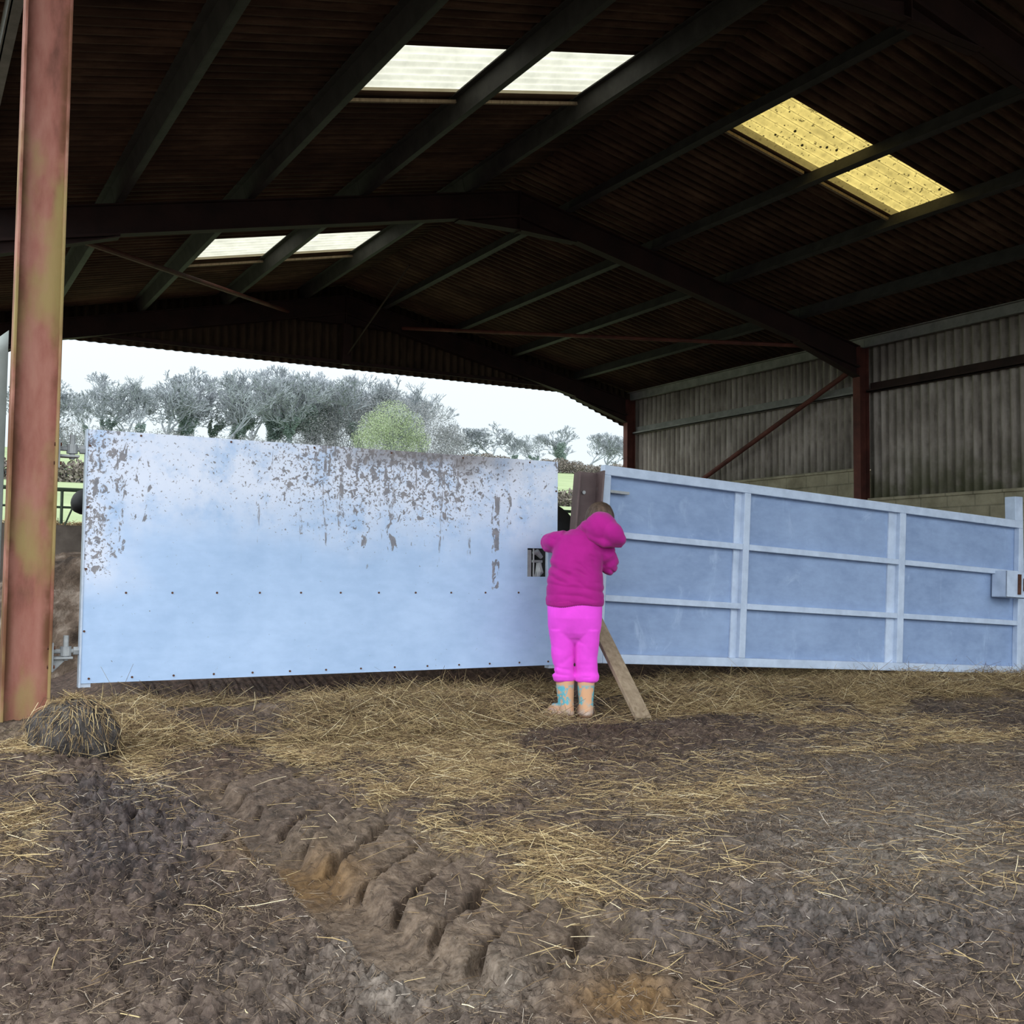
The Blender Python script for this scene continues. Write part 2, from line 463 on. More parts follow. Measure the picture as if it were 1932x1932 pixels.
def ground_z(x, y, fine=True):
    x = np.asarray(x, float); y = np.asarray(y, float)
    z = 0.035 * fbm(x * 0.9, y * 0.9, octv=3, seed=3)
    bank = bank_h(x) * sstep(4.75, 5.55, y + 0.12 * fbm(x * 2.1, y * 2.1, seed=9)) * (1 - 0.45 * sstep(5.9, 6.6, y))
    bank = bank - 0.07 * sstep(5.33, 5.56, y) * sstep(0.9, 1.4, x) * (1 - sstep(5.0, 7.5, x))
    bank = bank + 0.17 * sstep(6.1, 6.6, y) * sstep(0.9, 1.3, x)
    dip = np.exp(-(((x - 3.42) / 0.42) ** 2 + ((y - 5.12) / 0.40) ** 2) ** 2)
    z = z * (1 - dip) + bank * (1 - dip)
    # spoil heaped at the foot of the left column
    z = z + 0.05 * np.exp(-(((x - 0.55) / 0.45) ** 2 + ((y - 5.2) / 0.6) ** 2)) + 0.05 * sstep(0.95, 0.55, x) * sstep(2.6, 3.6, y) * (1 - sstep(4.6, 5.4, y))
    z = z + 0.5 * sstep(0, 1, np.exp(-(((x - 1.15) / 0.9) ** 2 + ((y - 9.0) / 0.9) ** 2) ** 1) * 1.0) * 0
    tm = track_mask(x, y)
    if not fine:
        return z - 0.05 * tm
    near = 1 - sstep(6.0, 9.0, y)
    # broken, clotted mud
    rough_amt = 0.35 + 0.65 * np.clip(zone('dark1', x, y, 0.5) + zone('dark2', x, y, 0.5) + zone('greybot', x, y, 0.6) + zone('dbrown', x, y, 0.6) * 0.5, 0, 1)
    rough_amt = rough_amt * (1 - 0.6 * zone('grey', x, y, 0.7))
    wx = x + 0.03 * fbm(x * 9, y * 9, seed=41); wy = y + 0.03 * fbm(x * 9, y * 9, seed=42)
    d1, d2 = worley(wx * 9, wy * 9, 5); e1, e2 = worley(wx * 21, wy * 21, 8)
    clod = sstep(0.01, 0.2, d2 - d1) * (0.4 + 0.6 * _hash(np.floor(wx * 9), np.floor(wy * 9), np.zeros_like(x), 3))
    clod2 = sstep(0.02, 0.26, e2 - e1)
    det = 0.042 * (clod - 0.5) + 0.022 * (clod2 - 0.5) + 0.045 * fbm(x * 5, y * 5, octv=6, seed=21, gain=0.7) + 0.03 * fbm(x * 38, y * 38, octv=4, seed=23, gain=0.7)
    z = z + det * rough_amt * near * (1 - 0.75 * tm) * (1 - 0.7 * dip)
    # tyre track: smooth trough with slanting lug bars on its right half
    ph = (y - (x - 1.12) * 0.95 + 0.05 * fbm(x * 5, y * 5, seed=31)) / 0.235
    fr = ph - np.floor(ph)
    bar = sstep(0.03, 0.10, fr) * (1 - sstep(0.76, 0.88, fr)) * (0.55 + 0.6 * fr) * (0.75 + 0.5 * _hash(np.floor(ph), np.zeros_like(ph), np.zeros_like(ph), 9))
    lug = bar * sstep(1.10, 1.17, x) * (1 - sstep(1.46, 1.53, x))
    z = z - 0.075 * tm + 0.072 * lug * tm + 0.012 * fbm(x * 16, y * 16, octv=4, seed=33) * tm
    # rut wall on the left of the track
    z = z + 0.045 * np.exp(-((x - 0.90) / 0.06) ** 2) * sstep(2.2, 2.7, y) * (1 - sstep(4.2, 4.6, y))
    return z


def straw_density(x, y):
    d = 0.9 * zone('S1', x, y) + 0.8 * zone('S1b', x, y) + 0.8 * zone('S2', x, y) + 0.6 * zone('S2b', x, y) + 0.35 * zone('S3', x, y)
    d = d + 0.55 * zone('S4', x, y) + 0.5 * zone('S5', x, y) + 0.5 * zone('S6', x, y) + 0.4 * zone('S7', x, y) + 0.45 * zone('S8', x, y) + 0.35 * zone('S9', x, y) + 0.3 * zone('S10', x, y) + 0.6 * zone('S11', x, y)
    bank = sstep(4.7, 5.2, y) * (1 - sstep(5.9, 6.4, y)) * sstep(0.75, 1.1, x)
    d = d + bank * (0.45 + 0.75 * sstep(3.7, 4.4, x)) * (1 - 0.75 * np.exp(-(((x - 3.35) / 0.4) ** 2 + ((y - 5.2) / 0.45) ** 2)))
    d = d + 0.012 + 0.09 * zone('grey', x, y, 0.5)
    d = d * (1 - 0.55 * zone('dark1', x, y)) * (1 - 0.6 * zone('dark2', x, y)) * (1 - 0.55 * zone('dbrown', x, y))
    d = d * (1 - 0.93 * track_mask(x, y))
    d = d * (0.12 + 1.35 * sstep(-0.22, 0.28, fbm(x * 2.0, y * 2.0, octv=4, seed=77, gain=0.65)))
    return np.clip(d, 0, 1.2)


def floor_mat():
    g = NG('trodden_mud_and_straw')
    n1 = g.noise(2.6, 7, 0.65); n2 = g.noise(26, 6, 0.65); n3 = g.noise(110, 3, 0.6)
    c = g.ramp(g.math('ADD', g.math('MULTIPLY', n1, 0.45), g.math('MULTIPLY', n2, 0.55)), [(0.38, (0.022, 0.015, 0.012)), (0.5, (0.080, 0.053, 0.040)), (0.64, (0.20, 0.148, 0.112))])
    dk = g.attr('dark'); gr = g.attr('grey'); oc = g.attr('ochre'); st = g.attr('straw'); br = g.attr('brown')
    c = g.mix(g.math('MULTIPLY', br, 0.75), c, g.ramp(n2, [(0.35, (0.028, 0.016, 0.011)), (0.65, (0.105, 0.058, 0.037))]))
    c = g.mix(g.math('MULTIPLY', dk, 0.8), c, g.ramp(n2, [(0.38, (0.012, 0.009, 0.010)), (0.64, (0.082, 0.064, 0.064))]))
    c = g.mix(g.math('MULTIPLY', gr, 0.85), c, g.ramp(g.math('ADD', g.math('MULTIPLY', n2, 0.6), g.math('MULTIPLY', n3, 0.4)), [(0.40, (0.068, 0.058, 0.048)), (0.64, (0.29, 0.25, 0.212))]))
    c = g.mix(g.math('MULTIPLY', oc, 0.85), c, g.ramp(n2, [(0.35, (0.09, 0.048, 0.016)), (0.65, (0.22, 0.125, 0.045))]))
    fib = g.noise(1.0, 6, 0.7, g.coords((34, 90, 60), rot=(0, 0, 0.6)), 1.2)
    c = g.mix(g.math('MULTIPLY', st, g.remap(fib, 0.36, 0.62)), c, g.ramp(g.noise(7, 4), [(0.35, (0.20, 0.14, 0.078)), (0.65, (0.42, 0.325, 0.185))]))
    h = g.math('ADD', g.math('MULTIPLY', n2, 0.9), g.math('MULTIPLY', n3, 0.18))
    wet = g.math('MULTIPLY', g.remap(g.noise(5, 4, 0.5, g.coords((1, 1, 1), (9, 9, 0))), 0.4, 0.65), g.math('MAXIMUM', dk, oc))
    return g.done(c, g.math('SUBTRACT', 0.88, g.math('MULTIPLY', wet, 0.35)), 0, g.bump(h, 0.7, 0.022), 0.35)


def build_floor():
    X = np.concatenate([np.arange(-9, 0, 0.12), np.arange(0, 2.4, 0.0085), np.arange(2.4, 4.5, 0.014), np.arange(4.5, 8, 0.025), np.arange(8, 13.0, 0.14)])
    Y = np.concatenate([np.arange(-5, 1.1, 0.12), np.arange(1.1, 3.2, 0.0085), np.arange(3.2, 4.6, 0.012), np.arange(4.6, 6.1, 0.018), np.arange(6.1, 18.6, 0.13)])
    gx, gy = np.meshgrid(X, Y); x = gx.ravel(); y = gy.ravel()
    z = ground_z(x, y)
    V = np.stack([x, y, z], 1)
    nx, ny = len(X), len(Y)
    i = np.arange((nx - 1) * (ny - 1)); r = i // (nx - 1); c = i % (nx - 1); a = r * nx + c
    F = np.stack([a, a + 1, a + nx + 1, a + nx], 1)
    o = fast_mesh('floor', V, F, floor_mat(), smooth=True)
    tm = track_mask(x, y)
    nz = 0.6 + 0.7 * sstep(-0.3, 0.3, fbm(x * 3, y * 3, seed=55))
    A = {'dark': np.clip((0.35 * sstep(-.05, .3, fbm(x * 1.6, y * 1.6, octv=4, seed=66)) + zone('dark1', x, y, .7) + zone('dark2', x, y, .7)) * nz, 0, 1),
         'grey': np.clip((zone('grey', x, y, .8) + zone('pale', x, y) + 0.8 * zone('greybot', x, y) + 0.4 * tm) * nz, 0, 1),
         'ochre': np.clip((zone('ochre1', x, y) * 0.9 + zone('ochre2', x, y) + 0.25 * tm) * nz, 0, 1),
         'brown': np.clip((zone('dbrown', x, y, .8) + zone('dbrown2', x, y, .8) + sstep(5.6, 6.1, y)) * nz, 0, 1),
         'straw': np.clip(straw_density(x, y) * 1.0, 0, 0.9)}
    for k, v in A.items():
        at = o.data.attributes.new(k, 'FLOAT', 'POINT'); at.data.foreach_set('value', v.astype(np.float32))
    tag(o, 'trodden mud, dung and straw floor with a tyre track', kind='structure')
    return o


build_floor()


# ------------------------------------------------------------------ straw
def straw_mat(name='straw', k=1.5):
    g = NG(name)
    r = g.n('ShaderNodeNewGeometry').outputs['Random Per Island']
    c = g.ramp(r, [(0.0, (0.07, 0.045, 0.025)), (0.4, (0.15, 0.10, 0.052)), (0.7, (0.27, 0.195, 0.095)), (0.93, (0.42, 0.33, 0.17)), (1.0, (0.58, 0.50, 0.33))])
    c = g.mix(1.0, c, (k, k * 0.985, k * 0.985), 'MULTIPLY')
    return g.done(c, 0.7, 0, None, 0.3)


M['straw'] = straw_mat()
M['straw_brown'] = straw_mat('brown_straw', 1.45)


def strands(name, P, L, W, yaw, pitch, material, parent=None, lift=None, bend=0.25):
    """bent three-sided stalks: P (n,3) centre points"""
    n = len(P)
    d = np.stack([np.cos(yaw) * np.cos(pitch), np.sin(yaw) * np.cos(pitch), np.sin(pitch)], 1)
    s = np.stack([-np.sin(yaw), np.cos(yaw), np.zeros(n)], 1)
    u = np.cross(d, s)
    u = u * np.sign(u[:, 2:3] + 1e-9)
    k = (rng.random(n) - 0.5) * bend * L
    k2 = (rng.random(n) - 0.3) * bend * 0.5 * L
    V = np.zeros((n, 9, 3)); 
    for j, t in enumerate((-0.5, 0.0, 0.5)):
        c = P + d * (t * L)[:, None] + s * (k * (0.25 - t * t) * 4)[:, None] * 0.5 + u * (k2 * (0.25 - t * t) * 4)[:, None] * 0.5
        w = W * (0.75 if t > 0 else 1.0)
        V[:, j * 3 + 0] = c + s * (w * 0.5)[:, None]
        V[:, j * 3 + 1] = c - s * (w * 0.5)[:, None]
        V[:, j * 3 + 2] = c + u * (w * 0.6)[:, None]
    base = np.arange(n)[:, None, None] * 9
    q = []
    for j in (0, 3):
        for a, b in ((0, 1), (1, 2), (2, 0)):
            q.append((j + a, j + b, j + b + 3, j + a + 3))
    F = (np.array(q)[None] + base).reshape(-1, 4)
    return fast_mesh(name, V.reshape(-1, 3), F, material, parent)


def scatter(n, x0, x1, y0, y1, dens):
    x = rng.uniform(x0, x1, n * 8); y = rng.uniform(y0, y1, n * 8)
    k = rng.random(n * 8) < dens(x, y)
    return x[k][:n], y[k][:n]


def build_straw():
    xs = []; ys = []
    # a view-shaped sampling: more stalks near, fewer far
    for n, (x0, x1, y0, y1) in ((9000, (0.1, 3.4, 1.2, 3.6)), (26000, (0.3, 5.5, 3.6, 5.0)), (5000, (3.0, 7.5, 2.2, 4.6))):
        a, b = scatter(n, x0, x1, y0, y1, lambda x, y: straw_density(x, y) * 0.9)
        xs.append(a); ys.append(b)
    x = np.concatenate(xs); y = np.concatenate(ys); n = len(x)
    L = rng.gamma(2.0, 0.022, n) + 0.02; L = np.minimum(L, 0.2)
    W = rng.uniform(0.001, 0.0028, n)
    yaw = rng.uniform(0, math.tau, n); pitch = rng.normal(0.03, 0.16, n)
    P = np.stack([x, y, ground_z(x, y) + 0.004 + 0.012 * rng.random(n) + np.abs(np.sin(pitch)) * L * 0.4], 1)
    o = strands('straw', P, L, W, yaw, pitch, M['straw'])
    tag(o, 'loose golden and brown straw strewn over the muddy floor', 'straw', kind='stuff')
    # the rucked-up litter along the foot of both gates
    x, y = scatter(42000, 0.75, 8.6, 4.85, 6.2, lambda x, y: straw_density(x, y) * 0.9)
    n = len(x)
    L = np.minimum(rng.gamma(3.0, 0.03, n) + 0.03, 0.3); W = rng.uniform(0.0012, 0.003, n)
    yaw = rng.uniform(0, math.tau, n); pitch = rng.normal(0.12, 0.28, n)
    P = np.stack([x, y, ground_z(x, y) + 0.006 + 0.035 * rng.random(n) ** 2 + np.abs(np.sin(pitch)) * L * 0.35], 1)
    o = strands('straw', P, L, W, yaw, pitch, M['straw_brown'])
    tag(o, 'banked brown and yellow straw litter along the foot of the gates', 'straw', kind='stuff')


build_straw()


def build_chaff():
    """short brown fibres and chips trodden into the dung"""
    xs = []; ys = []
    for n, (x0, x1, y0, y1) in ((26000, (0.1, 2.6, 1.2, 2.8)), (30000, (0.2, 4.5, 2.6, 4.0)), (30000, (0.3, 7.0, 3.9, 5.3)), (12000, (2.6, 4.6, 1.2, 2.6)), (12000, (4.5, 7.0, 2.2, 3.9))):
        a, b = scatter(n, x0, x1, y0, y1, lambda x, y: (0.45 + 0.5 * sstep(-.2, .3, fbm(x * 4, y * 4, octv=3, seed=91))) * (1 - 0.85 * track_mask(x, y)))
        xs.append(a); ys.append(b)
    x = np.concatenate(xs); y = np.concatenate(ys); n = len(x)
    L = rng.gamma(2.0, 0.008, n) + 0.006; W = rng.uniform(0.0008, 0.0024, n)
    yaw = rng.uniform(0, math.tau, n); pitch = rng.normal(0.1, 0.35, n)
    P = np.stack([x, y, ground_z(x, y) + 0.002 + np.abs(np.sin(pitch)) * L * 0.4], 1)
    g = NG('trodden_chaff'); r = g.n('ShaderNodeNewGeometry').outputs['Random Per Island']
    m = g.done(g.ramp(r, [(0.0, (0.045, 0.031, 0.024)), (0.35, (0.085, 0.06, 0.045)), (0.7, (0.18, 0.13, 0.09)), (0.94, (0.30, 0.225, 0.15)), (1.0, (0.55, 0.48, 0.40))]), 0.8, 0, None, 0.3)
    tag(strands('straw_chaff', P, L, W, yaw, pitch, m), 'short brown chaff and fibres trodden into the mud', 'straw', kind='stuff')


build_chaff()


# ------------------------------------------------------------------ roof
def roof_top(x):       # sheet height above the floor at X
    return 5.02 + ZC - 0.215 * abs(x - CX)


PITCH = 0.146


def corr(name, axis_pts, y0, y1, zfun, material, holes=(), amp=0.026, n=10, along='y', solid=0.006, edge=None):
    """corrugated sheet; corrugations repeat along 'along'; axis_pts = list of positions across"""
    N = int((y1 - y0) / PITCH * n) + 1
    t = np.linspace(y0, y1, N); w = amp * np.sin(t / PITCH * math.tau)
    m = len(axis_pts)
    V = []; 
    for a in axis_pts:
        V.append(zfun(a, t, w))
    V = np.concatenate(V)
    F = []
    for j in range(m - 1):
        i = np.arange(N - 1)
        keep = np.ones(N - 1, bool)
        for (xa, xb, ya, yb) in holes:
            if min(axis_pts[j], axis_pts[j + 1]) >= xa - 1e-4 and max(axis_pts[j], axis_pts[j + 1]) <= xb + 1e-4:
                tm = (t[:-1] + t[1:]) / 2
                keep &= ~((tm > ya) & (tm < yb))
        i = i[keep]
        F.append(np.stack([j * N + i, j * N + i + 1, (j + 1) * N + i + 1, (j + 1) * N + i], 1))
    o = fast_mesh(name, V, np.concatenate(F), material, smooth=True)
    if edge is not None:
        val = np.concatenate([edge(a, t) for a in axis_pts]).astype(np.float32)
        o.data.attributes.new('edge', 'FLOAT', 'POINT').data.foreach_set('value', val)
    if solid:
        md = o.modifiers.new('thickness', 'SOLIDIFY'); md.thickness = solid; md.offset = 1
    return o


def roof_z(a, t, w):
    return np.stack([np.full_like(t, a), t, roof_top(a) + w], 1)


RY0, RY1 = -0.75, 17.95
HL = [(3.28, 6.0, 7.97, 8.98), (3.45, 6.05, 14.06, 15.2)]
HR = [(7.50, 10.15, 7.82, 8.70)]
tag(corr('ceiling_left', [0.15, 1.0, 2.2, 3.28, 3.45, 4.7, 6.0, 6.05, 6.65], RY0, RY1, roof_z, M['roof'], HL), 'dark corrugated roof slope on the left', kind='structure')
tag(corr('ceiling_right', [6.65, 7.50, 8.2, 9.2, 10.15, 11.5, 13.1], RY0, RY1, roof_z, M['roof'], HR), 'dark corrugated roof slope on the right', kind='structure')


def skylight(name, x0, x1, y0, y1, material, label):
    def edge(a, t):
        return np.clip(sstep(y1 - 0.11, y1 - 0.085, t) + 0 * a, 0, 1)
    xs = list(np.linspace(x0 - 0.05, x1 + 0.05, 12))
    o = corr(name, xs, y0 - 0.05, y1 + 0.02, lambda a, t, w: np.stack([np.full_like(t, a), t, roof_top(a) + 0.012 + w], 1), material, solid=0, edge=edge)
    tag(o, label, 'skylight', kind='structure')


skylight('window_1', 3.28, 6.0, 7.97, 8.98, M['sky_white'], 'bright white corrugated skylight in the near left roof slope')
skylight('window_2', 3.45, 6.05, 14.06, 15.2, M['sky_white'], 'bright white corrugated skylight in the far left roof slope')
skylight('window_3', 7.50, 10.15, 7.82, 8.70, M['sky_yellow'], 'yellowed speckled corrugated skylight in the right roof slope')

# battens closing the far edge of each skylight
for (x0, x1, y, lab) in ((3.28, 4.5, 9.06, 'pale batten under the far edge of the near left skylight, lower half'), (4.6, 6.0, 9.06, 'pale batten under the far edge of the near left skylight, upper half'),
                         (3.3, 4.5, 15.28, 'pale batten under the far edge of the distant left skylight, lower half'), (4.6, 6.0, 15.28, 'pale batten under the far edge of the distant left skylight, upper half'),
                         (7.45, 8.7, 8.74, 'thin batten under the yellow skylight, upper half'), (8.8, 10.1, 8.74, 'thin batten under the yellow skylight, lower half')):
    b = MB(); dz = -0.035
    b.beam((x0, y, roof_top(x0) + dz - 0.03), (x1, y, roof_top(x1) + dz - 0.03), 0.035, 0.03)
    tag(b.build('roof_batten', M['timber']), lab, 'batten', 'battens at the skylights')

# ridge capping under the sheets
b = MB()
for y0, y1 in ((RY0, RY1),):
    for s in (-1, 1):
        p = [(CX, roof_top(CX) + 0.06), (CX + s * 0.32, roof_top(CX + 0.32) + 0.05)]
        b.hexa([(p[0][0], y0, p[0][1]), (p[1][0], y0, p[1][1]), (p[1][0], y0, p[1][1] + 0.012), (p[0][0], y0, p[0][1] + 0.012)],
               [(p[0][0], y1, p[0][1]), (p[1][0], y1, p[1][1]), (p[1][0], y1, p[1][1] + 0.012), (p[0][0], y1, p[0][1] + 0.012)])
tag(b.build('trim_1', M['roof']), 'ridge capping', kind='structure')

# ------------------------------------------------------------------ purlins
RT = lambda x: 4.80 + ZC - 0.215 * abs(x - CX)    # purlin seat


def purlin(x, ya, yb, label):
    """zed purlin standing on the rafters, web square to the slope"""
    sgn = 1 if x > CX else -1
    sl = -0.215 * sgn
    b = MB(); h = 0.192; fl = 0.075; t = 0.012
    n = Vector((-sl, 0, 1)).normalized(); d = Vector((1, 0, sl)).normalized()
    P = Vector((x, 0, RT(x) + 0.0))

    def q(y, a, c): return P + d * a + n * c + Vector((0, y, 0))
    for (a0, a1, c0, c1) in ((-t / 2, t / 2, 0, h), (-fl if sgn > 0 else 0, 0 if sgn > 0 else fl, 0, t), (0 if sgn > 0 else -fl, fl if sgn > 0 else 0, h - t, h)):
        b.hexa([q(ya, a0, c0), q(ya, a1, c0), q(ya, a1, c1), q(ya, a0, c1)], [q(yb, a0, c0), q(yb, a1, c0), q(yb, a1, c1), q(yb, a0, c1)])
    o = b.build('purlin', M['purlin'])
    return tag(o, label, 'purlin', 'roof purlins')


order_l = [(5.915, 'nearest the ridge'), (4.55, 'second below the ridge'), (3.22, 'third below the ridge'), (1.85, 'fourth below the ridge')]
order_r = [(7.40, 'nearest the ridge'), (8.75, 'second below the ridge'), (10.03, 'third below the ridge'), (11.45, 'fourth below the ridge')]
for nm, lst in (('left', order_l), ('right', order_r)):
    for x, w in lst:
        purlin(x, RY0 + 0.05, Y0 - 0.004, 'grey steel purlin under the %s slope, overhead bay, %s' % (nm, w))
        purlin(x, Y0 + 0.004, Y1 - 0.004, 'grey steel purlin under the %s slope, near bay, %s' % (nm, w))
        purlin(x, Y1 + 0.004, RY1 - 0.05, 'grey steel purlin under the %s slope, far bay, %s' % (nm, w))


def eave(x, ya, yb, label):
    b = MB(); sgn = 1 if x > CX else -1; z0 = 3.49 + ZC; z1 = 3.66 + ZC
    b.box(x - 0.01, x + 0.01, ya, yb, z0, z1)
    b.box(x - (0.07 if sgn > 0 else 0), x + (0 if sgn > 0 else 0.07), ya, yb, z0, z0 + 0.012)
    b.box(x - (0.07 if sgn > 0 else 0), x + (0 if sgn > 0 else 0.07), ya, yb, z1 - 0.012, z1)
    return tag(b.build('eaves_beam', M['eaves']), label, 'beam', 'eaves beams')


eave(0.5, RY0, Y1 - .004, 'grey eaves beam along the left edge of the roof, near bay'); eave(0.5, Y1 + .004, Y2 + .2, 'grey eaves beam along the left edge of the roof, far bay')
eave(12.82, RY0, Y1 - .004, 'dark eaves beam at the top of the right wall, near bay'); eave(12.82, Y1 + .004, Y2 + .1, 'pale eaves beam at the top of the right wall, far bay')


# ------------------------------------------------------------------ portal frames
def isection(b, path, depth, fw, tf, tw, dirn):
    """path list of (top point, bottom point) in the XZ plane at Y=dirn"""
    y = dirn
    for (t0, b0), (t1, b1) in zip(path[:-1], path[1:]):
        t0 = Vector(t0); b0 = Vector(b0); t1 = Vector(t1); b1 = Vector(b1)
        def qd(tA, bA, w):
            return [Vector((bA.x, y - w, bA.y)), Vector((bA.x, y + w, bA.y)), Vector((tA.x, y + w, tA.y)), Vector((tA.x, y - w, tA.y))]
        b.hexa(qd(t0, b0, tw / 2), qd(t1, b1, tw / 2))
        u0 = (t0 - b0).normalized() * tf; u1 = (t1 - b1).normalized() * tf
        b.hexa(qd(t0, t0 - u0, fw / 2), qd(t1, t1 - u1, fw / 2))
        b.hexa(qd(b0 + u0, b0, fw / 2), qd(b1 + u1, b1, fw / 2))


def raf_bot(dx): return 4.30 + ZC - 0.215 * (dx - 0.8)
def raf_top(dx): return 4.795 + ZC - 0.215 * dx


def portal_rafter(Y, label):
    r = empty('rafter', (CX, Y, 0)); tag(r, label, 'rafter', 'steel roof frames')
    for s in (-1, 1):
        b = MB()
        isection(b, [((s * 0.0, raf_top(0)), (s * 0.0, raf_bot(0) - 0.0)), ((s * 6.0, raf_top(6.0)), (s * 6.0, raf_bot(6.0)))], .33, .14, .014, .012, 0.0)
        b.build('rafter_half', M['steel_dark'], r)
        h = MB()
        isection(h, [((s * 4.75, raf_bot(4.75)), (s * 4.75, raf_bot(4.75) - 0.03)), ((s * 5.98, raf_bot(5.98)), (s * 5.98, 3.03 + ZC))], .2, .14, .014, .012, 0.0)
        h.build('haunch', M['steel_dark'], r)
        a = MB()
        isection(a, [((0, raf_bot(0)), (0, 4.29 + ZC)), ((s * 0.85, raf_bot(.85)), (s * 0.85, raf_bot(.85) - 0.02))], .1, .14, .014, .012, 0.0)
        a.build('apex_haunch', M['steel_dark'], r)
    for s in (-1, 1):
        c = MB().box(s * 0.005 - 0.006, s * 0.005 + 0.006, -0.075, 0.075, 4.27 + ZC, raf_top(0))
    c.build('apex_plate', M['steel_dark'], r)
    return r


portal_rafter(-0.4, 'dark steel rafter frame at the open front of the barn')
portal_rafter(Y0, 'dark steel rafter frame crossing the top right corner, nearest of three')
portal_rafter(Y1, 'dark red steel rafter frame across the middle of the roof')
portal_rafter(Y2, 'dark steel rafter frame at the far gable end')


def column(x, Y, label, material, ztop=3.5 + ZC, inner=0.2, z0=-0.4):
    r = empty('steel_column', (x, Y, 0)); tag(r, label, 'column', 'steel columns')
    hw = inner / 2
    MB().box(-hw + 0.012, hw - 0.012, -0.006, 0.006, z0, ztop).build('web', material, r)
    for s in (-1, 1):
        MB().box(min(s * hw, s * (hw - 0.013)), max(s * hw, s * (hw - 0.013)), -0.07, 0.07, z0, ztop).build('flange', material, r, bevel=0.003)
    return r


colA = column(0.556, Y0, 'weathered red oxide steel column with greenish patches, in the left foreground', M['column'], inner=0.212)
column(0.556, -0.4, 'steel column at the open front left corner', M['steel_red'])
column(12.73, -0.4, 'steel column at the open front right corner', M['steel_red'])
column(0.556, Y1, 'dark steel column behind the left foreground column', M['steel_red'])
column(0.556, Y2, 'dark steel column at the left of the far gable', M['steel_red'])
column(12.73, Y0, 'steel column of the nearest frame on the right wall', M['steel_red'])
column(12.73, Y1, 'dark red steel column halfway along the right wall', M['steel_red'])
column(12.73, Y2, 'dark red steel column at the far right corner of the barn', M['steel_red'])

# hinge brackets and bolts on the foreground column
for z, gus in ((1.37, False), (0.40, True)):
    k = MB().box(0.095, 0.115, -0.06, 0.06, z - 0.07, z + 0.07)
    k.box(0.115, 0.205, -0.035, 0.035, z - 0.012, z)
    if gus:
        k.add([(0.115, -0.006, z - .012), (0.18, -0.006, z - .012), (0.115, -0.006, z - .08), (0.115, 0.006, z - .012), (0.18, 0.006, z - .012), (0.115, 0.006, z - .08)],
              [(0, 1, 2), (5, 4, 3), (0, 3, 4, 1), (1, 4, 5, 2), (2, 5, 3, 0)])
    kb = k.build('hinge_bracket', M['galv_dull'], colA, bevel=0.003)
    MB().tube([(0.175, 0, z - 0.02), (0.175, 0, z + 0.10)], 0.013, 10).build('hinge_pin', M['galv_dull'], kb)
    for dz in (-0.045, 0.045):
        MB().tube([(0.088, -0.05, z + dz), (0.122, -0.05, z + dz)], 0.009, 6).build('bolt', M['rust_dark'], colA)

# bracing
tag(MB().tube([(1.5, Y1 + .05, 3.36 + ZC), (5.6, Y2 - .1, 4.36 + ZC)], 0.032, 8).build('wind_brace', M['steel_red']), 'dark red diagonal wind brace under the far left roof slope', 'brace', 'wind braces')
tag(MB().tube([(11.75, Y1 + .05, 3.42 + ZC), (7.7, Y2 - .1, 4.33 + ZC)], 0.032, 8).build('wind_brace', M['steel_red']), 'dark red diagonal wind brace under the far right roof slope', 'brace', 'wind braces')
tag(MB().tube([(12.66, Y1 + .12, 3.98), (12.66, 17.35, 1.7)], 0.04, 10).build('wall_brace', M['steel_red']), 'brown tubular brace slanting down the far bay of the right wall', 'brace')
tag(MB().tube([(6.68, Y2 - .08, 3.75 + ZC), (6.70, 15.0, 5.52)], 0.014, 6).build('tie_rod', M['steel_dark']), 'thin dark tie rod rising from the gable post to the ridge', 'rod')

# ------------------------------------------------------------------ right wall
WX = 12.92


def wall_z(zb, zt):
    return lambda a, t, w: np.stack([WX + w, t, np.full_like(t, a)], 1)


tag(corr('wall_right', [1.99, 3.0, 4.38], RY0, Y1, wall_z(0, 0), M['side'], along='y'), 'grey corrugated side cladding, near bay', kind='structure')
tag(corr('wall_right_far', [2.46, 3.2, 4.38], Y1, Y2 + .15, wall_z(0, 0), M['side']), 'grey corrugated side cladding, far bay', kind='structure')
b = MB().box(12.80, 13.0, RY0, Y1, -0.3, 1.96); tag(b.build('wall_right_base', M['block']), 'concrete block wall, near bay', kind='structure')
b = MB().box(12.80, 13.0, Y1, Y2 + .15, -0.3, 2.44); tag(b.build('wall_right_base_far', M['block']), 'concrete block wall, far bay', kind='structure')
b = MB().box(12.76, 13.02, RY0, Y1 - .08, 1.96, 2.0); b.box(12.76, 13.02, Y1 + .08, Y2, 2.44, 2.48)
tag(b.build('trim_2', M['block']), 'mortar ledge along the block wall', kind='structure')
for ya, yb, lab, mt in ((RY0, Y1 - .07, 'dark steel sheeting rail on the right wall, near bay', 'steel_dark'), (Y1 + .07, Y2 - .07, 'grey steel sheeting rail on the right wall, far bay', 'eaves')):
    b = MB().box(12.85, 12.865, ya, yb, 2.80 + ZC, 2.95 + ZC).box(12.76, 12.85, ya, yb, 2.80 + ZC, 2.812 + ZC).box(12.76, 12.772, ya, yb, 2.80 + ZC, 2.84 + ZC)
    tag(b.build('sheeting_rail', M[mt]), lab, 'rail', 'sheeting rails')


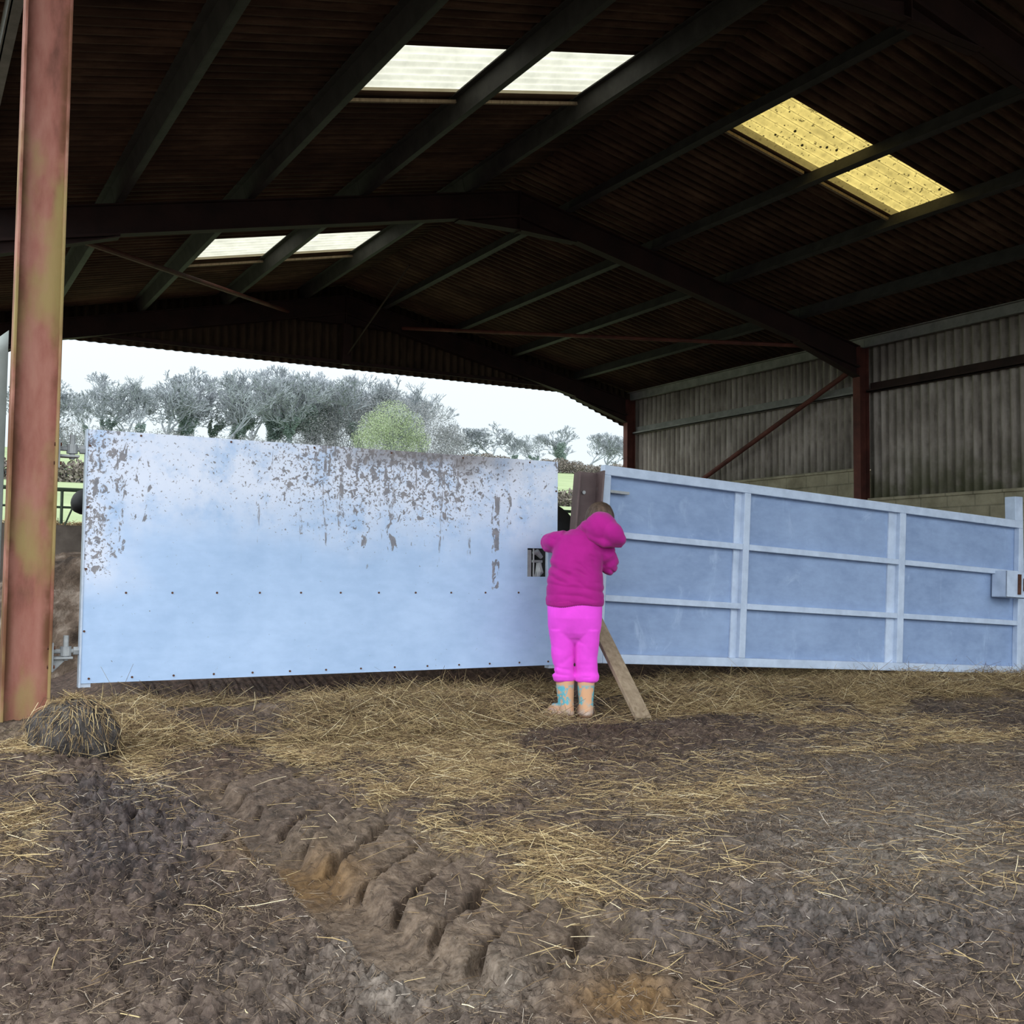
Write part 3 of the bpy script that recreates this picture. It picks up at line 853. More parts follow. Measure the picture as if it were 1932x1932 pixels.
# ------------------------------------------------------------------ gable sheets
def gable():
    n = 12; x0, x1 = 0.5, 13.0
    N = int((x1 - x0) / PITCH * n); t = np.linspace(x0, x1, N); w = 0.026 * np.sin(t / PITCH * math.tau)
    dx = np.abs(t - CX)
    bot = np.minimum(3.53 + ZC, 3.53 + ZC - 0.37 * np.clip(dx - 4.5, 0, None))
    top = 5.0 + ZC - 0.215 * dx
    top = np.maximum(top, bot + 0.02)
    V = np.concatenate([np.stack([t, Y2 + .12 + w, bot], 1), np.stack([t, Y2 + .12 + w, top], 1)])
    i = np.arange(N - 1)
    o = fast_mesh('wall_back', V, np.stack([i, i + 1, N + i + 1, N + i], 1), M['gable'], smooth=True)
    md = o.modifiers.new('thickness', 'SOLIDIFY'); md.thickness = 0.006
    tag(o, 'dark corrugated gable cladding above the open end', kind='structure')


gable()
b = MB().box(CX - 4.5, CX + 4.5, Y2 + .02, Y2 + .09, 3.60 + ZC, 3.66 + ZC)
tag(b.build('trim_3', M['steel_dark']), 'rail along the foot of the gable cladding', kind='structure')
tag(MB().box(6.61, 6.75, Y2 - .07, Y2 + .05, 3.58 + ZC, 4.3 + ZC).build('gable_post', M['steel_dark']), 'short dark steel post in the middle of the far gable', 'post')


# ------------------------------------------------------------------ left gate
GL = empty('sheeted_gate', (0.795, 5.57, 0.27))
tag(GL, 'pale galvanised sheeted gate splashed with mud, hung from the left column', 'gate')
W_, H_ = 2.70, 1.23
hx0, hx1, hz0, hz1 = 2.49, 2.635, 0.53, 0.70
sh = MB()
for (a, c, d, e) in ((0, hx0, 0, H_), (hx1, W_, 0, H_), (hx0, hx1, 0, hz0), (hx0, hx1, hz1, H_)):
    sh.box(a, c, 0.0, 0.004, d, e)
sh.build('sheet', M['gate_sheet'], GL)
fr = MB()
for (a, c, d, e) in ((0, .05, -.02, H_), (W_ - .05, W_, -.02, H_), (.05, W_ - .05, 0.02, .06), (.05, W_ - .05, H_ - .05, H_ - .001), (.05, W_ - .05, .41, .45), (.05, hx0 - .02, .80, .84)):
    fr.box(a, c, .006, .056, d, e)
for x in (.9, 1.8): fr.box(x, x + .05, .006, .056, .06, H_ - .05)
fr.build('frame', M['galv'], GL)
MB().box(-.006, .002, -.004, .05, -.02, H_).build('edge_strip', M['galv'], GL)
riv = MB(); riv.tube([(0, -.004, 0), (0, 0.001, 0)], .0055, 8)
rv0 = None
pts = [(.04 + i * .2, .022) for i in range(14)] + [(.2 + i * .223, .435) for i in range(12)] + [(.012, .25 + i * .3) for i in range(4)] + [(W_ - .012, .15 + i * .3) for i in range(4)] + [(.25 + i * .45, H_ - .015) for i in range(6)]
for (x, z) in pts:
    if rv0 is None: rv0 = riv.build('rivet', M['rust_dark'], GL); o = rv0
    else: o = rv0.copy(); COL.objects.link(o)
    o.location = (x, 0, z)
for z in (1.40 - .27, .425 - .27):
    e = MB(); e.tube([(-.125, .03, z), (.01, .03, z)], .011, 8)
    e.tube([(-.064 - .0, .03, z - .022), (-.064, .03, z + .022)], .026, 12)
    e.tube([(-.03, .03, z), (-.005, .03, z)], .021, 6)
    e.build('hinge_eye', M['galv_dull'], GL)
# slam latch seen through the slot
la = MB().box(hx0 + .01, hx0 + .035, .012, .02, hz0 - .02, hz1 - .01).box(hx0 + .045, hx0 + .053, .006, .016, hz0 - .02, hz1 + .02)
la.box(hx0 + .053, hx1 - .02, .03, .04, hz0 + .085, hz0 + .10)
la.tube([(hx0 + .06, .035, hz0 + .14), (hx0 + .085, .035, hz0 + .15), (hx0 + .12, .035, hz0 + .115)], [.012, .02, .012], 8)
la.tube([(hx0 + .10, .035, hz0 + .085), (hx0 + .105, .035, hz0 + .03), (hx0 + .075, .035, hz0 - .02)], [.016, .026, .018], 10)
la.build('slam_latch', M['galv_dull'], GL, bevel=.002)

# ------------------------------------------------------------------ right gate
GR = empty('framed_gate', (3.775, 5.57, 0.27)); GR.rotation_euler = (0, math.radians(3.05), 0)
tag(GR, 'blue grey galvanised gate with three framed bays, sagging to the right of the girl', 'gate')
RW, RH = 4.13, 1.235
MB().box(.02, RW - .02, .046, .05, .02, RH - .02).build('sheet', M['gate_sheet_r'], GR)


def bar(x0, x1, z0, z1, nm, y0=.0, y1=.046): return MB().box(x0, x1, y0, y1, z0, z1).build(nm, M['gate_bar'], GR, bevel=.004)


bar(0, RW, RH - .062, RH, 'top_rail'); bar(.055, RW - .05, 0, .058, 'bottom_rail')
bar(0, .055, -.0, RH - .062, 'end_stile'); bar(RW - .05, RW, -.01, RH - .062, 'end_stile')
bar(1.16, 1.215, .058, RH - .062, 'upright'); bar(2.685, 2.75, .058, RH - .062, 'upright')
MB().box(1.105, 1.16, .034, .046, .058, RH - .062).build('upright_flange', M['gate_bar'], GR)
MB().box(2.60, 2.685, .034, .046, .058, RH - .062).build('upright_flange', M['gate_bar'], GR)
for z in (.405, .805):
    for x0, x1 in ((.055, 1.16), (1.215, 2.685), (2.75, RW - .05)):
        bar(x0, x1, z - .02, z + .02, 'mid_rail', .0, .046)
MB().box(.055, .20, .0, .03, 1.065, 1.082).box(-.03, .06, .01, .03, 1.05, 1.09).build('catch', M['galv_dull'], GR)
lb = MB().box(3.79, 3.80, -.10, .03, .60, .81).box(3.79, 4.05, -.10, -.09, .60, .81).box(3.79, 4.05, -.10, .03, .60, .61)
lb.build('latch_box', M['gate_bar'], GR, bevel=.003)
MB().box(3.93, 3.96, -.112, -.10, .63, .79).box(4.0, 4.04, -.125, -.1, .66, .76).build('latch_bolt', M['rust_dark'], GR)

# posts
po = empty('gate_post', (3.655, 5.67, 0.0)); po.rotation_euler = (0, math.radians(4.3), math.radians(-16))
tag(po, 'brown painted steel I section post leaning between the two gates', 'post')
MB().box(-.06, .06, -.005, .005, -.2, 1.46).build('web', M['post_brown'], po)
MB().box(-.072, -.06, -.06, .06, -.2, 1.455).build('flange', M['post_brown'], po, bevel=.002)
MB().box(.06, .072, -.13, .06, -.2, 1.468).build('flange', M['post_brown'], po, bevel=.002)
MB().tube([(-.02, -.02, 1.33), (-.02, .0, 1.33)], .012, 6).build('bolt', M['galv_dull'], po)
pe = MB().box(-.05, .05, -.05, .05, -.3, 1.49)
pe = pe.build('end_post', M['gate_bar'], None, bevel=.006, loc=(8.03, 5.70, 0))
tag(pe, 'pale galvanised post at the far right end of the gates', 'post')

# plank leaning behind the child
pk = MB().beam((3.63, 4.88, 0.015), (3.655, 5.50, 0.66), 0.105, 0.028, up=(0.1, -0.75, 0.7))
pl = MB()
p0 = Vector((3.63, 4.875, 0.02)); p1 = Vector((3.69, 5.50, 0.60))
pl.beam(p0, p1, 0.10, 0.026, up=(0.0, -0.7, 0.75))
tag(pl.build('plank', M['timber'], bevel=.003), 'bare wooden plank leaning against the gates beside the child\'s boots', 'plank')

# sheet standing left of the column
N = 24; V = []; F = []
for i in range(N + 1):
    z = -0.1 + i / N * 2.1
    xr = 0.452; 
    cut = 0.0 if z < 1.55 else 0.30 * ((z - 1.55) / 0.45) ** 2
    for j in range(7):
        xx = xr - 0.55 + (0.55) * j / 6
        if j < 6: xx = xx
        zz = z - (0.0 if z < 1.4 else (xr - xx) * 0.9 * min(1, (z - 1.4) / 0.5))
        V.append((xx, 5.86 + 0.02 * math.sin(j * 1.6), zz))
for i in range(N):
    for j in range(6):
        a = i * 7 + j; F.append((a, a + 1, a + 8, a + 7))
M['pale_sheet'] = noisy('pale_weathered_sheet', [(0.3, (0.22, 0.25, 0.22)), (0.55, (0.36, 0.40, 0.38)), (0.75, (0.46, 0.50, 0.50))], 2.5, 6, 0.7, bump=0.1)
o = mesh_obj('side_sheet', V, F, M['pale_sheet'], smooth=True)
md = o.modifiers.new('thickness', 'SOLIDIFY'); md.thickness = 0.01
tag(o, 'pale grey sheet with a sloping top standing left of the weathered column', 'sheet')


# ------------------------------------------------------------------ voxel-merged forms
def ellipsoid(c, r, rot=(0, 0, 0), n=16):
    R = Matrix.Rotation(rot[2], 3, 'Z') @ Matrix.Rotation(rot[1], 3, 'Y') @ Matrix.Rotation(rot[0], 3, 'X')
    vs = []; fs = []
    for i in range(n + 1):
        th = math.pi * i / n
        for j in range(n * 2):
            ph = math.pi * j / n
            p = R @ Vector((r[0] * math.sin(th) * math.cos(ph), r[1] * math.sin(th) * math.sin(ph), r[2] * math.cos(th)))
            vs.append(p + Vector(c))
    m = n * 2
    for i in range(n):
        for j in range(m):
            fs.append((i * m + j, i * m + (j + 1) % m, (i + 1) * m + (j + 1) % m, (i + 1) * m + j))
    return vs, fs


def loft(rings, n=24):
    """rings: list of (centre, rx, ry[, axis dir]) stacked along z; superellipse-ish"""
    vs = []; fs = []
    for (c, rx, ry) in rings:
        for k in range(n):
            a = math.tau * k / n
            ca, sa = math.cos(a), math.sin(a)
            vs.append((c[0] + rx * math.copysign(abs(ca) ** 0.85, ca), c[1] + ry * math.copysign(abs(sa) ** 0.85, sa), c[2]))
    for i in range(len(rings) - 1):
        for k in range(n):
            fs.append((i * n + k, i * n + (k + 1) % n, (i + 1) * n + (k + 1) % n, (i + 1) * n + k))
    fs.append(tuple(reversed(range(n)))); fs.append(tuple(range((len(rings) - 1) * n, len(rings) * n)))
    return vs, fs


def merged(name, parts, material, parent, voxel=0.008, smooth_it=6, warp=None, fac=0.5):
    """union of closed shapes, voxel remeshed, smoothed, then evaluated and optionally warped"""
    b = MB()
    for vs, fs in parts: b.add(vs, fs)
    me = bpy.data.meshes.new(name); me.from_pydata(b.v, [], b.f); me.validate()
    bm = bmesh.new(); bm.from_mesh(me); bmesh.ops.remove_doubles(bm, verts=bm.verts, dist=1e-5); bmesh.ops.recalc_face_normals(bm, faces=bm.faces); bm.to_mesh(me); bm.free()
    t = bpy.data.objects.new(name + '_src', me); COL.objects.link(t)
    m = t.modifiers.new('r', 'REMESH'); m.mode = 'VOXEL'; m.voxel_size = voxel
    s = t.modifiers.new('s', 'SMOOTH'); s.factor = fac; s.iterations = smooth_it
    dg = bpy.context.evaluated_depsgraph_get()
    ev = t.evaluated_get(dg)
    new = bpy.data.meshes.new_from_object(ev)
    bpy.data.objects.remove(t)
    new.name = name
    nv = len(new.vertices)
    if warp is not None:
        co = np.zeros(nv * 3, np.float32); new.vertices.foreach_get('co', co); co = co.reshape(-1, 3)
        no = np.zeros(nv * 3, np.float32); new.vertex_normals.foreach_get('vector', no); no = no.reshape(-1, 3)
        new.vertices.foreach_set('co', warp(co, no).astype(np.float32).ravel()); new.update()
    new.polygons.foreach_set('use_smooth', [True] * len(new.polygons))
    new.materials.clear(); new.materials.append(material)
    return link(bpy.data.objects.new(name, new), parent)


def tube_part(pts, rad, n=14):
    b = MB(); b.tube(pts, rad, n); return b.v, b.f


# ------------------------------------------------------------------ the child (local axes: x right, y away from the camera, z up)
GIRL = empty('person', (3.39, 5.21, 0.0), math.atan2(-0.546, 0.838))
tag(GIRL, 'child in a magenta hooded jacket and pink trousers leaning at the gap between the gates', 'person')


def cloth(name, col, scale=220):
    g = NG(name)
    n = g.noise(5, 4, 0.6); f = g.noise(scale, 2)
    c = g.mix(g.remap(n, 0.3, 0.7), tuple(k * 0.88 for k in col), tuple(min(1, k * 1.08) for k in col))
    return g.done(c, 0.9, 0, g.bump(f, 0.08, 0.003), 0.12, 0.15)


M['jacket'] = cloth('magenta_fleece', (0.40, 0.014, 0.225))
M['jacket_hem'] = cloth('magenta_ribbing', (0.40, 0.015, 0.22))
M['trousers'] = cloth('bright_pink_jersey', (0.84, 0.075, 0.70))
M['skin'] = noisy('skin', [(0.3, (0.55, 0.33, 0.25)), (0.7, (0.62, 0.39, 0.30))], 10, 3, 0.55)
M['hair'] = noisy('brown_hair', [(0.3, (0.045, 0.03, 0.022)), (0.7, (0.13, 0.085, 0.06))], 6, 5, 0.5, bump=0.4, stretch=(6, 6, 1.0), bscale=20)

# body: one skin-coloured figure under the clothes
HEADC = (0.142, 0.105, 1.135)
body = [loft([((0, 0.0, 0.47), .06, .05), ((0, 0, .53), .12, .085), ((0, 0, .62), .125, .085), ((.01, .015, .75), .12, .08), ((.03, .03, .9), .125, .075), ((.045, .035, 1.0), .12, .065), ((.06, .04, 1.04), .07, .055)]),
        tube_part([(.06, .03, 1.0), (.10, .07, 1.06), (.135, .10, 1.11)], [.05, .045, .045]),
        ellipsoid(HEADC, (.078, .092, .096), (-.35, .12, 0)),
        ellipsoid((.142, .19, 1.10), (.016, .022, .02)), ellipsoid((.142, .165, 1.065), (.03, .03, .02)),
        ellipsoid((.066, .10, 1.125), (.012, .02, .026)), ellipsoid((.218, .10, 1.13), (.012, .02, .026))]
for s, hx in ((-1, -.05), (1, .066)):
    body.append(tube_part([(s * .065, 0, .52), (hx + s * .01, 0.0, .33), (hx, .0, .20), (hx, 0, .05)], [.06, .046, .036, .03]))
    body.append(ellipsoid((hx + (-.03 if s < 0 else 0), .03, .03), (.035, .07, .022)))
armL = [(-.075, .03, 1.0), (-.125, .06, 0.995), (-.165, .10, .99), (-.13, .19, .985), (-.085, .265, .98)]
armR = [(.14, .03, .985), (.185, .055, .93), (.208, .085, .875), (.17, .17, .90), (.125, .25, .955)]
for arm, inward in ((armL, 1), (armR, -1)):
    body.append(tube_part(arm, [.05, .042, .038, .032, .024]))
    h = Vector(arm[-1]); d = (h - Vector(arm[-2])).normalized(); side = Vector((inward, 0, 0)); up = Vector((0, 0, 1))
    body.append(ellipsoid(h + d * .03, (.022, .034, .028)))
    for k, (ln, o) in enumerate(((.05, .024), (.056, .008), (.052, -.008), (.042, -.023))):
        a = h + d * .045 + up * o; p1 = a + d * ln * .55; p2 = p1 + (d * .25 + side * .8).normalized() * ln * .5
        body.append(tube_part([a, p1, p2], [.0095, .009, .0075], 8))
    a = h + d * .015 + up * .02; body.append(tube_part([a, a + (side * .7 + up * .5 + d * .4).normalized() * .026, a + (side * .9 + d * .8 + up * .25).normalized() * .046], [.010, .0095, .008], 8))
BODY = merged('body', body, M['skin'], GIRL, 0.0055, 4)
for s in (-1, 1):
    vs, fs = ellipsoid((.142 + s * .032, .182, 1.135), (.013, .009, .011), n=8)
    mesh_obj('eye', vs, fs, M['black'], GIRL, True)


def hair_warp(co, no):
    n = fbm(co[:, 0] * 60, co[:, 1] * 60, co[:, 2] * 12, 3, 5)
    return co + no * (n * 0.0035)[:, None]


hair = [ellipsoid((HEADC[0], HEADC[1] - .012, HEADC[2] + .010), (.085, .094, .097), (-.35, .12, 0)), ellipsoid((.138, .03, 1.08), (.068, .045, .08))]
merged('hair', hair, M['hair'], GIRL, .005, 4, hair_warp)


def fold(co, no, terms):
    h = np.zeros(len(co))
    for (dx, dz, f, ph, amp, z0, z1, x0, x1) in terms:
        wob = 1.1 * fbm(co[:, 0] * 6, co[:, 2] * 6, co[:, 1] * 4, 2, int(f))
        w = np.sin((co[:, 0] * dx + co[:, 2] * dz) * f + ph + wob * 2.2)
        w = np.where(w > 0, w * .5, -np.abs(w) ** 2.2)
        m = sstep(z0 - .05, z0 + .03, co[:, 2]) * (1 - sstep(z1 - .03, z1 + .05, co[:, 2])) * sstep(x0 - .04, x0 + .04, co[:, 0]) * (1 - sstep(x1 - .04, x1 + .04, co[:, 0]))
        m = m * sstep(-.25, .25, fbm(co[:, 0] * 9 + dx * 5, co[:, 2] * 15, co[:, 1] * 5, 2, int(f) + 3))
        h += amp * w * m
    return co + no * h[:, None]


def jacket_warp(co, no):
    co = fold(co, no, [(0.12, 1.0, 125, 0.4, .0050, .66, .80, -.3, .3), (0.55, 0.85, 118, 1.0, .0095, .76, .95, -.12, .3), (0.5, 0.85, 88, 2.2, .0085, .82, 1.03, -.2, .12), (0.9, -0.3, 80, 0, .003, .92, 1.05, -.25, -.05), (.2, 1, 60, 0.5, .004, .80, .98, .12, .35)])
    return co + no * (0.0035 * fbm(co[:, 0] * 14, co[:, 2] * 14, co[:, 1] * 14, 3, 4))[:, None]


jr = [(.642, -.160, .160, .0, .120), (.655, -.168, .168, .0, .127), (.70, -.165, .165, 0, .128), (.77, -.160, .164, .005, .126), (.83, -.152, .158, .012, .12), (.89, -.142, .158, .02, .114), (.95, -.130, .172, .026, .108), (1.0, -.115, .180, .03, .10), (1.04, -.085, .165, .035, .088), (1.075, -.03, .13, .05, .066)]
jack = [loft([(((a + b) / 2, f, z), (b - a) / 2, h) for z, a, b, f, h in jr], 32),
        tube_part([(-.06, .03, 1.005), (-.115, .05, 1.003), (-.150, .09, .997), (-.125, .16, .99), (-.09, .24, .985)], [.068, .062, .058, .052, .042]),
        ellipsoid((-.150, .085, .995), (.046, .06, .055)),
        tube_part([(.13, .03, .98), (.175, .05, .93), (.196, .085, .875), (.17, .16, .90), (.13, .235, .95)], [.075, .068, .060, .052, .042]),
        ellipsoid((.198, .07, .88), (.052, .06, .066)),
        tube_part([(.05, .03, 1.0), (.09, .05, 1.06), (.11, .06, 1.09)], [.09, .078, .07])]
JK = merged('jacket', jack, M['jacket'], GIRL, .006, 5, jacket_warp)
hem = loft([((0, 0, .634), .152, .115), ((0, 0, .642), .163, .125), ((0, 0, .668), .166, .128), ((0, 0, .676), .158, .12)], 40)
merged('jacket_hem', [hem], M['jacket_hem'], GIRL, .005, 2, lambda co, no: co + np.array([0, 0, 1.0]) * (.006 * np.sin(co[:, 0] * 28 + .5) + 0.03 * co[:, 0])[:, None] + no * (.002 * np.sin(np.arctan2(co[:, 1], co[:, 0]) * 90))[:, None])


def hood_warp(co, no):
    return fold(co, no, [(0.75, 0.65, 60, .3, .004, .95, 1.25, 0, .35)]) + no * (.004 * fbm(co[:, 0] * 12, co[:, 2] * 12, co[:, 1] * 12, 3, 14))[:, None]


hood = [ellipsoid((.150, -.03, 1.085), (.098, .085, .090), (0, .35, 0)), ellipsoid((.205, -.05, 1.055), (.085, .075, .068), (0, .75, 0)),
        ellipsoid((.252, -.04, 1.022), (.042, .06, .038), (0, .9, 0)), ellipsoid((.075, .0, 1.085), (.05, .07, .042), (0, .5, 0)),
        tube_part([(.04, .02, 1.085), (.10, -.05, 1.035), (.17, -.065, 1.0), (.265, -.04, .99)], [.022, .032, .034, .022])]
merged('hood', hood, M['jacket'], GIRL, .006, 5, hood_warp)


def tr_warp(co, no):
    co = fold(co, no, [(0.75, 0.66, 55, 0.2, .0035, .25, .5, -.2, .2), (-0.7, 0.7, 60, 1.2, .003, .28, .5, -.2, .0), (.1, 1, 150, 0, .0055, .19, .275, -.2, .2)])
    return co + no * (0.002 * fbm(co[:, 0] * 12, co[:, 2] * 12, co[:, 1] * 12, 3, 24))[:, None]


def leg(rows): return loft([(((a + b) / 2, f, z), (b - a) / 2, h) for z, a, b, f, h in rows], 24)


tr = [loft([((0, 0, .415), .03, .03), ((0, 0, .435), .085, .06), ((0, 0, .46), .128, .085), ((0, 0, .485), .146, .102), ((0, 0, .52), .153, .113), ((0, -.004, .57), .156, .12), ((0, 0, .63), .158, .118), ((0, 0, .70), .15, .11)], 32),
      leg([(.205, -.112, -.006, 0, .05), (.215, -.122, .0, 0, .058), (.24, -.126, .003, 0, .062), (.262, -.118, -.003, 0, .056), (.30, -.122, -.004, 0, .058), (.36, -.132, -.003, 0, .068), (.43, -.140, -.001, 0, .082), (.50, -.148, .0, 0, .098)]),
      leg([(.205, .010, .128, 0, .05), (.215, .004, .138, 0, .058), (.24, .002, .142, 0, .062), (.262, .009, .132, 0, .056), (.30, .007, .132, 0, .058), (.36, .005, .135, 0, .068), (.43, .002, .139, 0, .082), (.50, .0, .147, 0, .098)])]
merged('trousers', tr, M['trousers'], GIRL, .005, 9, tr_warp)


def boot_mat():
    g = NG('patterned_rubber_boot'); x, y, z = g.sep()
    c = (0.66, 0.36, 0.20)
    n = g.noise(60, 3, 0.6, None, 0.3)
    pat = g.math('MULTIPLY', g.remap(n, 0.42, 0.47), g.math('MULTIPLY', g.remap(z, .06, .085), g.remap(z, .175, .2, 1, 0)))
    pat = g.math('MULTIPLY', pat, g.remap(g.noise(9, 2), .36, .44))
    c = g.mix(pat, c, (0.12, 0.42, 0.50))
    mud = g.math('MULTIPLY', g.remap(g.math('ADD', z, g.math('MULTIPLY', g.noise(30, 4), .05)), .06, .10, 1, 0), 0.75)
    c = g.mix(g.math('MULTIPLY', mud, g.remap(g.noise(45, 3), .35, .5)), c, (0.42, 0.36, 0.33))
    c = g.mix(g.remap(z, .012, .03, 1, 0), c, (0.16, 0.07, 0.04))
    return g.done(c, 0.4, 0, None, 0.4)


M['boot'] = boot_mat()
for s, hx, yaw in ((-1, -.052, math.radians(62)), (1, .066, math.radians(12))):
    b = empty('boot', (hx, 0, 0), yaw); b.parent = GIRL
    dy = Vector((0, 1, 0))
    pts = [loft([((0, -.005, .03), .043, .047), ((0, -.004, .10), .041, .045), ((0, 0, .17), .047, .05), ((0, 0, .225), .05, .053)], 24),
           loft([((0, .035, .004), .041, .088), ((0, .035, .03), .043, .09), ((0, .03, .055), .038, .075), ((0, .02, .08), .034, .055)], 28)]
    merged('boot_upper', pts, M['boot'], b, .004, 5)
    mesh_obj('sole', *loft([((0, .035, -.012), .044, .092), ((0, .035, .012), .046, .095)], 28), M['rust_dark'], b)


# ------------------------------------------------------------------ mound of dung at the column foot
def clod(name, c, r, label, seed, mt, cat='dung'):
    vs, fs = ellipsoid((0, 0, 0), r, n=28)
    co = np.array([tuple(v) for v in vs]); d = co / np.array(r)
    n = fbm(co[:, 0] * 9 + seed, co[:, 1] * 9, co[:, 2] * 9, 4, seed)
    co = co * (1 + 0.30 * n)[:, None]
    o = mesh_obj(name, co, fs, mt, None, True, loc=c)
    return tag(o, label, cat)


M['dung'] = noisy('dark_dung', [(0.35, (0.025, 0.02, 0.018)), (0.55, (0.075, 0.065, 0.06)), (0.75, (0.15, 0.135, 0.125))], 22, 6, 0.8, bump=0.8, bscale=70)
gm = float(ground_z(np.array([0.68]), np.array([4.85]))[0])
md_ = clod('dung_mound', (0.67, 4.80, gm + .05), (.18, .19, .15), 'rounded grey mound of dung and straw at the foot of the weathered column', 3, M['dung'])
mc = np.zeros(len(md_.data.vertices) * 3, np.float32); md_.data.vertices.foreach_get('co', mc); mc = mc.reshape(-1, 3)
mc = mc[mc[:, 2] > -0.05]; n = 1000
P = mc[rng.integers(0, len(mc), n)] * 1.02 + rng.normal(0, .004, (n, 3))
th = np.arctan2(P[:, 1], P[:, 0]); steep = np.arctan2(np.hypot(P[:, 0], P[:, 1]) / .19, np.maximum(P[:, 2], .005) / .13)
st = strands('straw_strands', P, np.minimum(rng.gamma(3, .016, n) + .02, .14), rng.uniform(.0012, .003, n), th + rng.normal(0, .8, n), -steep * .75 + rng.normal(0, .3, n), M['straw_brown'], md_)
st['kind'] = 'stuff'
gm = float(ground_z(np.array([1.30]), np.array([2.33]))[0])

# muck heap and feed wall behind the gates
vs, fs = ellipsoid((0, 0, 0), (1.3, 1.2, .92), n=60)
co = np.array([tuple(v) for v in vs])
co = co * (1 + 0.16 * fbm(co[:, 0] * 3, co[:, 1] * 3, co[:, 2] * 3, 5, 8, .6))[:, None]
M['muck'] = noisy('pale_strawy_muck', [(0.35, (0.03, 0.02, 0.014)), (0.52, (0.10, 0.07, 0.05)), (0.7, (0.26, 0.21, 0.17))], 5, 6, 0.9, bump=0.9, bscale=25)
tag(mesh_obj('muck_heap', co, fs, M['muck'], None, True, loc=(1.5, 9.1, 0.0)), 'lumpy heap of old straw and muck behind the hinge end of the splashed gate', 'muck heap')
M['conc'] = noisy('dirty_concrete', [(0.3, (0.07, 0.055, 0.045)), (0.7, (0.19, 0.155, 0.13))], 2.5, 6, 0.9, bump=0.3)
tag(MB().box(0.75, 12.5, 17.05, 17.25, -.3, 1.46).build('feed_wall', M['conc']), 'low dirty concrete feed wall across the open end of the barn', 'wall')
fb = empty('feed_barrier', (0.75, 17.0, 1.46)); tag(fb, 'dark green tubular feed barrier standing on the concrete feed wall', 'barrier')
MB().tube([(0, 0, .52), (11.7, 0, .52)], .03, 8).build('top_rail', M['green_metal'], fb)
MB().tube([(0, 0, .26), (11.7, 0, .26)], .018, 8).build('mid_rail', M['green_metal'], fb)
for i in range(5):
    MB().tube([(1.35 + i * 2.4, 0, .02), (1.35 + i * 2.4, 0, .52)], .022, 8).build('post', M['green_metal'], fb)
for i in range(28):
    x = .25 + i * .4; s = .05 if i % 2 else -.05
    MB().tube([(x - s, 0, .0), (x + s, 0, .26)], .014, 6).build('bar', M['green_metal'], fb)
n = 9000; x = rng.uniform(0.8, 12.3, n); y = rng.uniform(17.48, 18.1, n)
hy = strands('hay', np.stack([x, y, 1.39 + .12 * rng.random(n) + .0 * x], 1), rng.uniform(.1, .35, n), rng.uniform(.006, .012, n), rng.uniform(0, math.tau, n), rng.normal(0, .3, n), M['straw'])
tag(hy, 'pale hay laid along the outside of the feed wall', 'hay', kind='stuff')
tag(MB().box(0.7, 12.6, 17.26, 18.3, -.3, 1.36).build('feed_ledge', M['conc']), 'raised concrete feed ledge beyond the barrier', 'ledge')


# ------------------------------------------------------------------ cattle behind the gate (face -x)
def cow(loc, label, s=1.0, headz=1.18):
    r = empty('cow', loc); tag(r, label, 'cow', 'black cattle'); r.scale = (s, s, s)
    P = [ellipsoid((1.55, 0, .92), (.80, .30, .36)), ellipsoid((.95, 0, .92), (.42, .27, .36)), ellipsoid((2.15, 0, .98), (.36, .27, .32)),
         tube_part([(.95, 0, 1.0), (.65, 0, 1.08), (.42, 0, headz + .04)], [.24, .17, .13]),
         tube_part([(.46, 0, headz + .08), (.30, 0, headz + .04), (.14, 0, headz), (.03, 0, headz - .03)], [.12, .115, .085, .075]),
         ellipsoid((.04, 0, headz - .03), (.06, .075, .07)),
         tube_part([(.43, .10, headz + .12), (.46, .22, headz + .12)], [.03, .045]), tube_part([(.43, -.10, headz + .12), (.46, -.22, headz + .12)], [.03, .045]),
         tube_part([(2.46, 0, 1.12), (2.54, 0, .9), (2.53, 0, .5)], [.035, .025, .03])]
    for sy in (-.15, .15):
        P.append(tube_part([(.92, sy, .8), (.90, sy, .5), (.93, sy, .42), (.91, sy, .12), (.89, sy, 0)], [.11, .065, .06, .045, .06]))
        P.append(tube_part([(2.18, sy, .85), (2.10, sy, .6), (2.30, sy, .45), (2.25, sy, .12), (2.22, sy, 0)], [.17, .11, .06, .045, .06]))
    merged('body', P, M['black'], r, .02, 4)
    return r


cow((0.93, 7.0, 0.07), 'black cow whose muzzle shows past the hinge end of the splashed gate')
cow((2.40, 8.0, 0.0), 'black cow whose rump shows in the gap beside the leaning post', 1.12, headz=1.1)

# ------------------------------------------------------------------ the land outside
M['field'] = noisy('pasture', [(0.3, (0.19, 0.25, 0.12)), (0.7, (0.28, 0.335, 0.18))], 0.15, 6, 0.95, bump=0.5, bscale=6)
M['yard'] = noisy('muddy_yard', [(0.3, (0.06, 0.05, 0.04)), (0.7, (0.15, 0.125, 0.10))], 0.7, 6, 0.9, bump=0.5, bscale=8)


def land_z(x, y):
    return np.interp(y, [18, 20, 60, 170, 320], [0.3, 1.0, 5.4, 18.3, 30]) + 0.6 * fbm(x * .03, y * .03, seed=61) * sstep(30, 70, y) + (x - 20) * 0.017 * sstep(40, 170, y)


